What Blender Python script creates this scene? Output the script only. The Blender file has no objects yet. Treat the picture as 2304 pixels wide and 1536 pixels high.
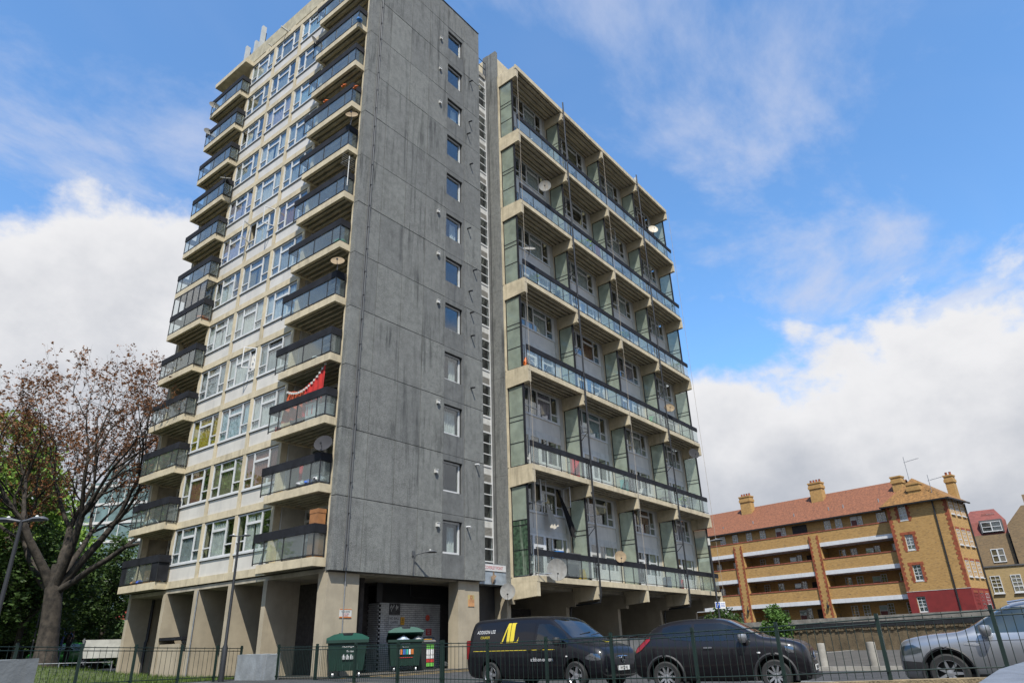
import bpy, math, random
from mathutils import Vector, Matrix
random.seed(7)
R = math.radians
SC = bpy.context.scene
COL = SC.collection

# ---------------------------------------------------------------- camera
yaw, pit, rol = R(37.602), R(24.05), R(-1.863)
fw = Vector((math.cos(pit)*math.cos(yaw), math.cos(pit)*math.sin(yaw), math.sin(pit)))
rt = Vector((math.sin(yaw), -math.cos(yaw), 0)); up = rt.cross(fw)
rt2 = math.cos(rol)*rt + math.sin(rol)*up
up2 = -math.sin(rol)*rt + math.cos(rol)*up
cam = bpy.data.cameras.new('camera'); cam_o = bpy.data.objects.new('camera', cam); COL.objects.link(cam_o)
cam.sensor_fit = 'HORIZONTAL'; cam.sensor_width = 36.0; cam.lens = 36.0*1530/2304
cam.clip_start = 0.05; cam.clip_end = 3000
M = Matrix((rt2, up2, -fw)).transposed().to_4x4(); M.translation = (0, 0, 0.86)
cam_o.matrix_world = M
SC.camera = cam_o

# ---------------------------------------------------------------- sun, sky, exposure
SUN = Vector((-0.50, -0.45, 1.0)).normalized()
sl = bpy.data.lights.new('sun', 'SUN'); sl.energy = 5.0; sl.angle = R(0.53); sl.color = (1.0, 0.95, 0.86)
so = bpy.data.objects.new('sun', sl); COL.objects.link(so); so.location = SUN*200
so.rotation_euler = SUN.to_track_quat('Z', 'Y').to_euler()
vs = SC.view_settings
vs.view_transform = 'Standard'; vs.look = 'None'; vs.exposure = 0.5; vs.gamma = 1.0
vs.use_curve_mapping = False
SC.cycles.use_denoising = True
SC.cycles.max_bounces = 6; SC.cycles.diffuse_bounces = 2; SC.cycles.glossy_bounces = 3
SC.cycles.transparent_max_bounces = 12; SC.cycles.transmission_bounces = 4
SC.cycles.sample_clamp_indirect = 6.0

wd = bpy.data.worlds.new('World'); SC.world = wd; wd.use_nodes = True
nt = wd.node_tree; nt.nodes.clear()
def N(t, typ, **k):
    n = t.nodes.new(typ)
    for a, b in k.items(): setattr(n, a, b)
    return n
def math_n(t, op, a, b=None, c=None, clamp=False):
    n = N(t, 'ShaderNodeMath', operation=op); n.use_clamp = clamp
    for i, v in enumerate((a, b, c)):
        if v is None: continue
        if isinstance(v, (int, float)): n.inputs[i].default_value = v
        else: t.links.new(v, n.inputs[i])
    return n.outputs[0]
def smooth_n(t, val, a, b):
    n = N(t, 'ShaderNodeMapRange', interpolation_type='SMOOTHSTEP')
    t.links.new(val, n.inputs[0]); n.inputs[1].default_value = a; n.inputs[2].default_value = b
    return n.outputs[0]
def noise_n(t, vec, scale, detail=6, rough=.55, dist=0.0):
    n = N(t, 'ShaderNodeTexNoise'); n.inputs['Scale'].default_value = scale; n.inputs['Detail'].default_value = detail
    n.inputs['Roughness'].default_value = rough; n.inputs['Distortion'].default_value = dist
    if vec is not None: t.links.new(vec, n.inputs['Vector'])
    return n.outputs['Fac']
def mixc_n(t, fac, a, b, mode='MIX'):
    n = N(t, 'ShaderNodeMix', data_type='RGBA', blend_type=mode)
    for i, v in ((0, fac), (6, a), (7, b)):
        if isinstance(v, (int, float)): n.inputs[i].default_value = v
        elif isinstance(v, tuple): n.inputs[i].default_value = (*v[:3], 1)
        else: t.links.new(v, n.inputs[i])
    return n.outputs[2]

sky = N(nt, 'ShaderNodeTexSky', sky_type='NISHITA'); sky.sun_disc = False
sky.sun_elevation = math.asin(SUN.z); sky.sun_rotation = math.atan2(SUN.x, SUN.y)
sky.air_density = 1.0; sky.dust_density = 0.4; sky.ozone_density = 1.6
bg_sky = N(nt, 'ShaderNodeBackground'); bg_sky.inputs[1].default_value = 0.106
tint = mixc_n(nt, 1.0, sky.outputs[0], (1.12, 1.58, 1.86), 'MULTIPLY'); nt.links.new(tint, bg_sky.inputs[0])
tc = N(nt, 'ShaderNodeTexCoord'); D = tc.outputs['Generated']
sep = N(nt, 'ShaderNodeSeparateXYZ'); nt.links.new(D, sep.inputs[0])
dx, dy, dz = sep.outputs
elev = math_n(nt, 'ARCSINE', dz)
azim = math_n(nt, 'ARCTAN2', dy, dx)
# cumulus bank: its top edge wanders with azimuth, its outline with noise
mp = N(nt, 'ShaderNodeMapping'); nt.links.new(D, mp.inputs[0]); mp.inputs['Scale'].default_value = (1, 1, 1.35); mp.inputs['Location'].default_value = (7.7, 2.9, 3.3)
n1 = noise_n(nt, mp.outputs[0], 3.1, 9, .56, .15)
n2 = noise_n(nt, mp.outputs[0], 7.5, 8, .6, .1)
def az_wave(freq, at_deg, amp):
    return math_n(nt, 'MULTIPLY', math_n(nt, 'COSINE', math_n(nt, 'MULTIPLY', math_n(nt, 'SUBTRACT', azim, R(at_deg)), freq)), R(amp))
top = math_n(nt, 'ADD', math_n(nt, 'ADD', az_wave(2.0, 70, 2.5), az_wave(9.0, 11, -3.2)), R(27.6))
rel = math_n(nt, 'SUBTRACT', top, elev)                       # radians below the bank's top
puff = math_n(nt, 'ADD', math_n(nt, 'MULTIPLY', math_n(nt, 'SUBTRACT', n1, .5), 0.60), math_n(nt, 'MULTIPLY', math_n(nt, 'SUBTRACT', n2, .5), 0.22))
dens = math_n(nt, 'ADD', rel, puff)
cum = smooth_n(nt, dens, -0.012, 0.075)
core = smooth_n(nt, dens, 0.04, 0.40)
# small broken puffs and veils higher up
pl = N(nt, 'ShaderNodeCombineXYZ')
zz = math_n(nt, 'MAXIMUM', dz, 0.08)
nt.links.new(math_n(nt, 'DIVIDE', dx, zz), pl.inputs[0]); nt.links.new(math_n(nt, 'DIVIDE', dy, zz), pl.inputs[1])
mp2 = N(nt, 'ShaderNodeMapping'); nt.links.new(pl.outputs[0], mp2.inputs[0]); mp2.inputs['Scale'].default_value = (1.0, 1.5, 1); mp2.inputs['Rotation'].default_value = (0, 0, R(0)); mp2.inputs['Location'].default_value = (9.9, 1.2, 0)
c1 = noise_n(nt, mp2.outputs[0], 1.0, 9, .62, .25)
c2 = noise_n(nt, mp2.outputs[0], 0.28, 2, .5)
veil = math_n(nt, 'MULTIPLY', smooth_n(nt, c1, .46, .70), smooth_n(nt, c2, .36, .56))
veil = math_n(nt, 'MULTIPLY', veil, .80)
haze = math_n(nt, 'MULTIPLY', smooth_n(nt, noise_n(nt, mp2.outputs[0], .35, 5, .6, 1.0), .45, .80), .16)
fac = math_n(nt, 'MAXIMUM', math_n(nt, 'MAXIMUM', cum, veil), haze)
fac = math_n(nt, 'MINIMUM', fac, 1.0)
shade = math_n(nt, 'ADD', math_n(nt, 'MULTIPLY', core, .75), math_n(nt, 'MULTIPLY', math_n(nt, 'SUBTRACT', n2, .5), .45), clamp=True)
ccol = mixc_n(nt, shade, (0.93, 0.93, 0.95), (0.43, 0.47, 0.55))
ccol = mixc_n(nt, math_n(nt, 'SUBTRACT', 1.0, cum), ccol, (0.66, 0.72, 0.90))
bg_c = N(nt, 'ShaderNodeBackground'); nt.links.new(ccol, bg_c.inputs[0]); bg_c.inputs[1].default_value = 0.66
ms = N(nt, 'ShaderNodeMixShader'); nt.links.new(fac, ms.inputs[0]); nt.links.new(bg_sky.outputs[0], ms.inputs[1]); nt.links.new(bg_c.outputs[0], ms.inputs[2])
wo = N(nt, 'ShaderNodeOutputWorld'); nt.links.new(ms.outputs[0], wo.inputs[0])

# ---------------------------------------------------------------- materials
MATS = {}
AL = .78      # the picture is exposed half a stop up, so paint and stone sit lower
def dim(c): return tuple(x*AL for x in c)
def _pos(t, obj=False):
    if obj: return N(t, 'ShaderNodeTexCoord').outputs['Object']
    return N(t, 'ShaderNodeNewGeometry').outputs['Position']
def mat(name, col, rough=.7, metal=0., var=.12, scale=2.5, streak=0., dirt=(.18, .17, .14), bump=0., bscale=40., coat=0., spec=.5, speck=0., emit=0., mott=0.):
    if name in MATS: return MATS[name]
    m = bpy.data.materials.new(name); m.use_nodes = True; t = m.node_tree
    b = t.nodes['Principled BSDF']
    p = _pos(t)
    c = dim(col); dirt = dim(dirt)
    out = None
    if var > 0:
        n = noise_n(t, p, scale, 6, .6)
        lo = tuple(x*(1-var*1.6) for x in c); hi = tuple(min(1, x*(1+var*1.3)) for x in c)
        out = mixc_n(t, smooth_n(t, n, .28, .72), lo, hi)
    if mott > 0:
        n = noise_n(t, p, 3.2, 11, .80)
        base = out if out is not None else c
        out = mixc_n(t, smooth_n(t, n, .30, .70), mixc_n(t, mott, base, tuple(x*.45 for x in c)), mixc_n(t, mott*.8, base, tuple(x*1.6 for x in c)))
    if speck > 0:
        n = noise_n(t, p, bscale*1.3, 2, .7)
        base = out if out is not None else c
        out = mixc_n(t, math_n(t, 'MULTIPLY', smooth_n(t, n, .35, .75), speck), base, tuple(min(1, x*2.6+.03) for x in c))
    if streak > 0:
        mpn = N(t, 'ShaderNodeMapping'); t.links.new(p, mpn.inputs[0]); mpn.inputs['Scale'].default_value = (2.2, 2.2, .16)
        n = noise_n(t, mpn.outputs[0], 1.6, 7, .65)
        n3 = noise_n(t, p, .5, 4, .6)
        f = math_n(t, 'MULTIPLY', math_n(t, 'MULTIPLY', smooth_n(t, n, .47, .68), smooth_n(t, n3, .32, .62)), streak)
        base = out if out is not None else c
        out = mixc_n(t, f, base, dirt)
    if out is None: b.inputs['Base Color'].default_value = (*c, 1)
    else: t.links.new(out, b.inputs['Base Color'])
    b.inputs['Roughness'].default_value = rough; b.inputs['Metallic'].default_value = metal
    b.inputs['Specular IOR Level'].default_value = spec
    if coat: b.inputs['Coat Weight'].default_value = coat; b.inputs['Coat Roughness'].default_value = .06
    if bump > 0:
        bn = N(t, 'ShaderNodeBump'); bn.inputs['Strength'].default_value = bump; bn.inputs['Distance'].default_value = .02
        t.links.new(noise_n(t, p, bscale, 3, .6), bn.inputs['Height']); t.links.new(bn.outputs[0], b.inputs['Normal'])
    if emit: b.inputs['Emission Color'].default_value = (*c, 1); b.inputs['Emission Strength'].default_value = emit
    MATS[name] = m; return m
def glass_mat(name, tint, refl=.10, rough=.015, haze=0., haze_col=(.5, .56, .5)):
    if name in MATS: return MATS[name]
    m = bpy.data.materials.new(name); m.use_nodes = True; t = m.node_tree; t.nodes.remove(t.nodes['Principled BSDF'])
    out = t.nodes['Material Output']
    tr = N(t, 'ShaderNodeBsdfTransparent'); tr.inputs[0].default_value = (*tint, 1)
    cur = tr.outputs[0]
    if haze > 0:
        df = N(t, 'ShaderNodeBsdfDiffuse'); tl = N(t, 'ShaderNodeBsdfTranslucent')
        p = _pos(t); n = noise_n(t, p, 1.3, 5, .6); haze_col = dim(haze_col)
        hc = mixc_n(t, smooth_n(t, n, .3, .7), tuple(x*.8 for x in haze_col), tuple(min(1, x*1.15) for x in haze_col))
        t.links.new(hc, df.inputs[0]); t.links.new(hc, tl.inputs[0])
        m0 = N(t, 'ShaderNodeMixShader'); m0.inputs[0].default_value = .45; t.links.new(df.outputs[0], m0.inputs[1]); t.links.new(tl.outputs[0], m0.inputs[2])
        m1 = N(t, 'ShaderNodeMixShader'); m1.inputs[0].default_value = haze; t.links.new(cur, m1.inputs[1]); t.links.new(m0.outputs[0], m1.inputs[2]); cur = m1.outputs[0]
    gl = N(t, 'ShaderNodeBsdfGlossy'); gl.inputs['Roughness'].default_value = rough
    fr = N(t, 'ShaderNodeLayerWeight'); fr.inputs[0].default_value = .5      # facing: the same from both sides of a pane
    f = math_n(t, 'ADD', math_n(t, 'MULTIPLY', math_n(t, 'POWER', fr.outputs['Facing'], 4.0), .9-refl), refl, clamp=True)
    mx = N(t, 'ShaderNodeMixShader'); t.links.new(f, mx.inputs[0]); t.links.new(cur, mx.inputs[1]); t.links.new(gl.outputs[0], mx.inputs[2])
    t.links.new(mx.outputs[0], out.inputs[0]); MATS[name] = m; return m
def brick_mat(name, c1, c2, mortar, bw=.225, bh=.075, dark=(.12, .09, .06), darkamt=.25):
    if name in MATS: return MATS[name]
    m = bpy.data.materials.new(name); m.use_nodes = True; t = m.node_tree; b = t.nodes['Principled BSDF']; c1, c2, mortar, dark = dim(c1), dim(c2), dim(mortar), dim(dark)
    p = N(t, 'ShaderNodeTexCoord').outputs['Object']; s = N(t, 'ShaderNodeSeparateXYZ'); t.links.new(p, s.inputs[0])
    cb = N(t, 'ShaderNodeCombineXYZ'); t.links.new(math_n(t, 'ADD', s.outputs[0], s.outputs[1]), cb.inputs[0]); t.links.new(s.outputs[2], cb.inputs[1])
    bt = N(t, 'ShaderNodeTexBrick'); t.links.new(cb.outputs[0], bt.inputs['Vector'])
    bt.inputs['Scale'].default_value = 1.0; bt.inputs['Brick Width'].default_value = bw; bt.inputs['Row Height'].default_value = bh
    bt.inputs['Mortar Size'].default_value = .006; bt.inputs['Color1'].default_value = (*c1, 1); bt.inputs['Color2'].default_value = (*c2, 1); bt.inputs['Mortar'].default_value = (*mortar, 1)
    # a scatter of burnt bricks, brick-sized
    mpn = N(t, 'ShaderNodeMapping'); t.links.new(cb.outputs[0], mpn.inputs[0]); mpn.inputs['Scale'].default_value = (1/.42, 1/.10, 1)
    n = noise_n(t, mpn.outputs[0], 1.0, 2, .5)
    col = mixc_n(t, math_n(t, 'MULTIPLY', smooth_n(t, n, .60, .68), darkamt*2.2, clamp=True), bt.outputs[0], dark)
    n2 = noise_n(t, p, .35, 6, .65)
    col = mixc_n(t, math_n(t, 'MULTIPLY', smooth_n(t, n2, .5, .8), .4), col, tuple(x*.45 for x in c1))
    t.links.new(col, b.inputs['Base Color']); b.inputs['Roughness'].default_value = .85
    MATS[name] = m; return m

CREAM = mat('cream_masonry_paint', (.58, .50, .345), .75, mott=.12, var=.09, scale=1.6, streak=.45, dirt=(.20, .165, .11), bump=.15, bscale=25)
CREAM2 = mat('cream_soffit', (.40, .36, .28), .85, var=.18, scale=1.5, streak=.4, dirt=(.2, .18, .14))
REVEAL = mat('cream_reveal', (.50, .48, .42), .8, var=.08)
GREY = mat('grey_exposed_aggregate', (.140, .145, .138), .9, var=.16, mott=.62, scale=.7, streak=1.0, dirt=(.05, .054, .054), bump=.9, bscale=26, speck=.5)
GREYB_ = mat('grey_exposed_aggregate_dark', (.126, .131, .126), .9, var=.17, mott=.65, scale=.6, streak=1.0, dirt=(.048, .052, .052), bump=.9, bscale=26, speck=.5)
GREYC_ = mat('grey_exposed_aggregate_pale', (.150, .156, .147), .9, var=.15, mott=.60, scale=.8, streak=.9, dirt=(.06, .064, .062), bump=.9, bscale=26, speck=.5)
GREYS = mat('grey_smooth_render', (.125, .130, .127), .9, var=.18, mott=.45, scale=2.0, streak=.8, dirt=(.06, .065, .07), bump=.3, bscale=40, speck=.2)
JOINT = mat('dark_joint', (.03, .032, .032), .9, var=0)
WPANEL = mat('white_spandrel', (.64, .615, .56), .45, var=.07, scale=.9, streak=.28, dirt=(.36, .36, .36))
UPVC = mat('white_upvc', (.64, .65, .65), .35, var=.05, streak=.15)
OLDWHITE = mat('aged_white_paint', (.60, .60, .57), .6, var=.08, streak=.35, dirt=(.3, .28, .24))
BLACK = mat('black_painted_panel', (.014, .015, .019), .75, var=.3, scale=2, spec=.25)
DARKM = mat('dark_metal', (.03, .032, .035), .45, metal=.3, var=.1)
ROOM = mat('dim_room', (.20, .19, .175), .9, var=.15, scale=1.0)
CONC = mat('weathered_concrete', (.33, .31, .27), .9, var=.18, scale=1.5, streak=.5, bump=.4, bscale=30)
GLASS = glass_mat('window_glass', (.90, .94, .94), .115)
BGLASS = glass_mat('balcony_wired_glass', (.90, .95, .94), .06, haze=.12, haze_col=(.60, .67, .65))
FROST = glass_mat('frosted_screen_glass', (.85, .92, .86), .05, .12, haze=.55, haze_col=(.58, .64, .53))
FILM = mat('green_privacy_film', (.045, .085, .05), .45, var=.5, scale=6, streak=.9, dirt=(.30, .36, .28))
LOUV = mat('grey_louvre', (.33, .32, .29), .6, var=.1)
GALV = mat('galvanised_steel', (.42, .44, .46), .4, metal=.7, var=.12, scale=6)
LEAD = mat('blue_grey_metal_cladding', (.36, .42, .48), .5, metal=.2, var=.15, streak=.6, dirt=(.2, .15, .1))
RUBBER = mat('black_rubber', (.018, .018, .018), .8, var=.15)

# ---------------------------------------------------------------- mesh helpers
class MB:
    def __init__(s): s.v = []; s.f = []; s.m = []
    def add(s, vs, fs, mi=0):
        o = len(s.v); s.v += [tuple(v) for v in vs]
        for f in fs: s.f.append([i+o for i in f]); s.m.append(mi)
        return s
    def box(s, x0, x1, y0, y1, z0, z1, mi=0):
        if x0 > x1: x0, x1 = x1, x0
        if y0 > y1: y0, y1 = y1, y0
        return s.add([(x0,y0,z0),(x1,y0,z0),(x1,y1,z0),(x0,y1,z0),(x0,y0,z1),(x1,y0,z1),(x1,y1,z1),(x0,y1,z1)],
              [(3,2,1,0),(4,5,6,7),(0,1,5,4),(1,2,6,5),(2,3,7,6),(3,0,4,7)], mi)
    def quad(s, a, b, c, d, mi=0): return s.add([a, b, c, d], [(0,1,2,3)], mi)
    def tube(s, pts, r, n=6, mi=0, caps=True):
        pts = [Vector(p) for p in pts]; k = len(pts)
        rs = r if isinstance(r, (list, tuple)) else [r]*k
        vs = []; ref = None
        for i, p in enumerate(pts):
            d = (pts[min(i+1, k-1)] - pts[max(i-1, 0)])
            if d.length < 1e-9: d = Vector((0, 0, 1))
            d.normalize()
            if ref is None: ref = Vector((0, 0, 1)) if abs(d.z) < .9 else Vector((1, 0, 0))
            a = d.cross(ref)
            if a.length < 1e-4: a = d.cross(Vector((.3, .8, .5)))
            a.normalize(); b = d.cross(a); ref = -a.cross(d) if False else ref
            for j in range(n):
                t = 2*math.pi*j/n; vs.append(p + (a*math.cos(t)+b*math.sin(t))*rs[i])
        fs = []
        for i in range(k-1):
            for j in range(n):
                a0 = i*n+j; a1 = i*n+(j+1) % n; fs.append((a0, a0+n, a1+n, a1))
        if caps: fs.append(tuple(range(n))); fs.append(tuple(reversed(range((k-1)*n, k*n))))
        return s.add(vs, fs, mi)
    def lathe(s, prof, n=24, mi=0, M=None):       # profile of (radius, height) about z
        vs = []
        for r, z in prof:
            for j in range(n):
                t = 2*math.pi*j/n; v = Vector((r*math.cos(t), r*math.sin(t), z)); vs.append(M @ v if M else v)
        fs = []
        for i in range(len(prof)-1):
            for j in range(n):
                a = i*n+j; b = i*n+(j+1) % n; fs.append((a, b, b+n, a+n))
        return s.add(vs, fs, mi)
    def prism(s, poly, y0, y1, mi=0):             # polygon in x,z pushed along y
        n = len(poly); vs = [(x, y0, z) for x, z in poly]+[(x, y1, z) for x, z in poly]
        fs = [tuple(range(n)), tuple(reversed(range(n, 2*n)))]+[(i, i+n, (i+1) % n+n, (i+1) % n) for i in range(n)]
        return s.add(vs, fs, mi)
    def mesh(s, name, mats, smooth=None):
        me = bpy.data.meshes.new(name); me.from_pydata(s.v, [], s.f)
        if not isinstance(mats, (list, tuple)): mats = [mats]
        for m in mats: me.materials.append(m)
        if len(mats) > 1: me.polygons.foreach_set('material_index', s.m)
        if smooth is not None:
            me.polygons.foreach_set('use_smooth', [True]*len(me.polygons)); me.set_sharp_from_angle(angle=R(smooth))
        me.update(); return me
    def build(s, name, mats, parent=None, loc=(0,0,0), rz=0, smooth=None): return place(name, s.mesh(name, mats, smooth), parent, loc, rz)
def place(name, me, parent=None, loc=(0,0,0), rz=0, scale=None, rot=None):
    o = bpy.data.objects.new(name, me); COL.objects.link(o); o.location = loc
    o.rotation_euler = rot if rot is not None else (0, 0, rz)
    if scale: o.scale = scale
    if parent is not None: o.parent = parent
    return o
def grid_solid(xs, zs, holes, y0, y1):
    """slab in the x-z plane with rectangular openings; xs and zs are made from the openings' edges"""
    X = sorted(set([round(a, 4) for a in xs]+[round(v, 4) for h in holes for v in h[:2]]))
    Z = sorted(set([round(a, 4) for a in zs]+[round(v, 4) for h in holes for v in h[2:4]]))
    nx, nz = len(X)-1, len(Z)-1
    def full(i, j):
        if i < 0 or j < 0 or i >= nx or j >= nz: return False
        cx, cz = (X[i]+X[i+1])/2, (Z[j]+Z[j+1])/2
        return not any(h[0] < cx < h[1] and h[2] < cz < h[3] for h in holes)
    b = MB()
    for i in range(nx):
        for j in range(nz):
            if not full(i, j): continue
            a, c, d, e = X[i], X[i+1], Z[j], Z[j+1]
            b.quad((a,y0,d),(c,y0,d),(c,y0,e),(a,y0,e)); b.quad((a,y1,e),(c,y1,e),(c,y1,d),(a,y1,d))
            if not full(i-1, j): b.quad((a,y1,d),(a,y0,d),(a,y0,e),(a,y1,e))
            if not full(i+1, j): b.quad((c,y0,d),(c,y1,d),(c,y1,e),(c,y0,e))
            if not full(i, j-1): b.quad((a,y1,d),(c,y1,d),(c,y0,d),(a,y0,d))
            if not full(i, j+1): b.quad((a,y0,e),(c,y0,e),(c,y1,e),(a,y1,e))
    return b
CUBES = {}
def bx(name, m, parent, x0, x1, y0, y1, z0, z1):
    """one box-shaped piece; alike pieces of one material share a mesh"""
    if m.name not in CUBES: CUBES[m.name] = MB().box(-.5, .5, -.5, .5, -.5, .5).mesh('piece', m)
    return place(name, CUBES[m.name], parent, ((x0+x1)/2, (y0+y1)/2, (z0+z1)/2), scale=(abs(x1-x0), abs(y1-y0), abs(z1-z0)))
def thing(name, label, cat, loc=(0,0,0), rz=0, group=None):
    o = bpy.data.objects.new(name, None); COL.objects.link(o); o.location = loc; o.rotation_euler = (0, 0, rz); o.empty_display_size = .3
    return tag(o, label, cat, group)
def tag(o, label, cat, group=None):
    o['label'] = label; o['category'] = cat
    if group: o['group'] = group
    return o
def struct(o, kind='structure'): o['kind'] = kind; return o
def rebase(t, base):
    b = Vector(base); t.location = b
    for c in t.children: c.location = c.location - b
def copy_tree(o, parent=None, loc=None, rz=None):
    c = o.copy(); COL.objects.link(c); c.parent = parent
    if loc is not None: c.location = loc
    if rz is not None: c.rotation_euler = (0, 0, rz)
    for ch in o.children: copy_tree(ch, c)
    return c
def text_mesh(s, size, m, align='LEFT', depth=.002, bold=0., sx=1.0, space=1.0):
    cu = bpy.data.curves.new('lettering', 'FONT'); cu.body = s; cu.size = size; cu.align_x = align; cu.extrude = depth; cu.offset = bold; cu.resolution_u = 3; cu.space_character = space
    o = bpy.data.objects.new('lettering', cu); COL.objects.link(o)
    me = bpy.data.meshes.new_from_object(o.evaluated_get(bpy.context.evaluated_depsgraph_get()))
    bpy.data.objects.remove(o); bpy.data.curves.remove(cu)
    me.transform(Matrix.Diagonal((sx, 1, 1, 1)))
    me.materials.clear(); me.materials.append(m); return me
UP = R(90)
def curtain_mesh(w, h, m, waves, amp=.035, seed=0, gap=0.):
    r = random.Random(seed); b = MB(); n = max(8, waves*6); vs = []
    ph = r.random()*6
    for j in range(4):
        for i in range(n+1):
            u = i/n; x = u*w; y = amp*math.sin(u*waves*6.283+ph+.4*math.sin(j*1.7+u*9))+.012*math.sin(u*31+j)
            vs.append((x, y, h*j/3))
    fs = [(j*(n+1)+i, j*(n+1)+i+1, (j+1)*(n+1)+i+1, (j+1)*(n+1)+i) for j in range(3) for i in range(n)]
    b.add(vs, fs); return b.mesh('curtain', m, 180)
# ---------------------------------------------------------------- ground
def sstep(a, b, x):
    t = max(0., min(1., (x-a)/(b-a))); return t*t*(3-2*t)
def gz(x, y):
    z = -.27 + .32*sstep(14.0, 20.4, y)
    z += .55*sstep(24.5, 40, y)*(1-sstep(13.5, 16.5, x))*sstep(-30, 0, x)
    return z
def sheet(name, xs, ys, m, dz=0., zf=gz):
    b = MB(); nx, ny = len(xs), len(ys)
    b.add([(x, y, zf(x, y)+dz) for y in ys for x in xs], [(j*nx+i, j*nx+i+1, (j+1)*nx+i+1, (j+1)*nx+i) for j in range(ny-1) for i in range(nx-1)])
    return b.build(name, m, smooth=60)
def rng(a, b, n): return [a+(b-a)*i/n for i in range(n+1)]
ASPH = mat('asphalt', (.055, .056, .058), .95, spec=.12, mott=.3, var=.25, scale=1.2, bump=.5, bscale=60, speck=.35)
PAVE = mat('concrete_paving', (.085, .08, .072), .95, spec=.12, mott=.3, var=.22, scale=1.3, bump=.3, bscale=50, speck=.2)
GRASSM = mat('lawn_soil', (.055, .075, .022), .95, var=.4, scale=2.2, bump=.6, bscale=30)
xs = [-900, -400, -150, -60, -25]+rng(-15, 60, 75)+[75, 100, 150, 300, 900]
ys = [-900, -400, -150, -60, -25]+rng(-12, 60, 72)+[75, 100, 150, 300, 900]
struct(sheet('ground', xs, ys, ASPH))
struct(sheet('lawn', rng(-14, 15.4, 30), rng(24.6, 48, 24), GRASSM, .012))
struct(sheet('pavement', rng(15.5, 27.0, 12), rng(20.2, 36, 16), PAVE, .02))
struct(sheet('footway', rng(27.5, 60, 20), rng(-20.0, 13.8, 12), PAVE, .11))
YEL = mat('faded_yellow_road_paint', (.42, .27, .05), .85, var=.3, scale=4)
WHT = mat('white_road_paint', (.55, .55, .53), .85, var=.25, scale=4)
for k, (y, x0, x1) in enumerate(((19.75, 15.9, 30), (19.25, 17.2, 30), (18.2, 20.6, 30), (17.2, 21.6, 30))):
    struct(sheet('yellow_line', rng(x0, x1, 8), [y-.045, y+.045], YEL, .008))
for k, (x0, x1, y0, y1) in enumerate(((15.6, 21, 10.05, 10.15), (15.6, 21, 5.0, 5.1), (21, 21.1, 0, 10.15))):
    struct(sheet('white_bay_line', [x0, x1], rng(y0, y1, 1 if y1-y0 < 1 else 8), WHT, .008))
kb = MB().box(27.35, 60, 13.8, 13.95, -.3, -.135).box(27.35, 27.5, -20, 13.8, -.3, -.135)
struct(kb.build('kerb', CONC))

# ---------------------------------------------------------------- the tower block
ST = 2.63
X0, YG, YB, XB = 15.93, 20.73, 21.04, 15.38
T = thing('tower_block', 'tall cream and grey concrete tower block with glazed balconies', 'building')
ROT_L = -UP
# inner mass that closes the rooms
b = MB()
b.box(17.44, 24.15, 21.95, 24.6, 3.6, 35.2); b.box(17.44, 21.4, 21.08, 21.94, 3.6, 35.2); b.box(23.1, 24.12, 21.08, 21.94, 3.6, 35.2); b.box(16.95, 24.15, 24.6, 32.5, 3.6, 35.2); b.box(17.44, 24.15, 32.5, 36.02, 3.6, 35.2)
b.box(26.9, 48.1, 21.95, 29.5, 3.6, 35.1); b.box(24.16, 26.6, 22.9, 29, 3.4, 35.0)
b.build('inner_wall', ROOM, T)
b = MB().box(24.13, 24.42, 21.05, 36.04, 3.52, 36.6).box(16.05, 24.4, 36.04, 36.2, 3.52, 36.6).box(16.0, 24.4, 21.06, 36.1, 3.44, 3.6)
b.build('rear_wall', CREAM2, T)

# grey gable wall of cast panels
VJ = [15.93, 17.27, 18.73, 20.13, 21.61, 23.05, 24.41]
b = grid_solid([15.98, 24.38], [3.56, 36.75], [(21.66, 22.88, 4.50+ST*k, 5.90+ST*k) for k in range(12)], 20.84, 21.03); b.build('joint_backing', JOINT, T)
rj = random.Random(3)
for k in range(-1, 13):
    z0 = 3.55 if k == -1 else 6.17+ST*(k-1)+ST if False else 6.17+ST*k
    if k == -1: z0, z1 = 3.50, 6.17
    else: z0, z1 = 6.17+ST*k, 6.17+ST*(k+1)
    if k == 11: z1 = 36.9
    if k == 12: continue
    for c in range(6):
        a0, a1 = VJ[c]+.011, VJ[c+1]-.011
        if c == 0: a0 = VJ[0]
        if c == 5: a1 = VJ[6]
        p = rj.uniform(0, .012)
        if c == 4:
            # window column: opening between sill and lintel (window floor index k+1)
            zs, zt = 4.50+ST*(k+1), 5.90+ST*(k+1)
            if k == 11: bx('wall_panel', GREY, T, a0, a1, YG+p, YB, z0+.008, z1); continue
            bx('wall_panel', GREYS, T, a0, a1, YG+.02, YB, z0+.008, zs)
            bx('lintel_panel', GREYS, T, a0, a1, YG+.02, YB, zt, z1-.008)
            bx('jamb_panel', GREYS, T, a0, a0+.035, YG+.02, YB, zs, zt); bx('jamb_panel', GREYS, T, a1-.14, a1, YG+.02, YB, zs, zt)
        else:
            bx('wall_panel', rj.choice((GREY, GREY, GREYB_, GREYC_)), T, a0, a1, YG+p, YB, z0+.014, z1-(.014 if k < 11 else 0))
bx('coping', mat('dark_flashing', (.05, .055, .06), .6, var=.1), T, 15.91, 24.43, YG-.03, YB+.05, 36.9, 36.94)

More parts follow.
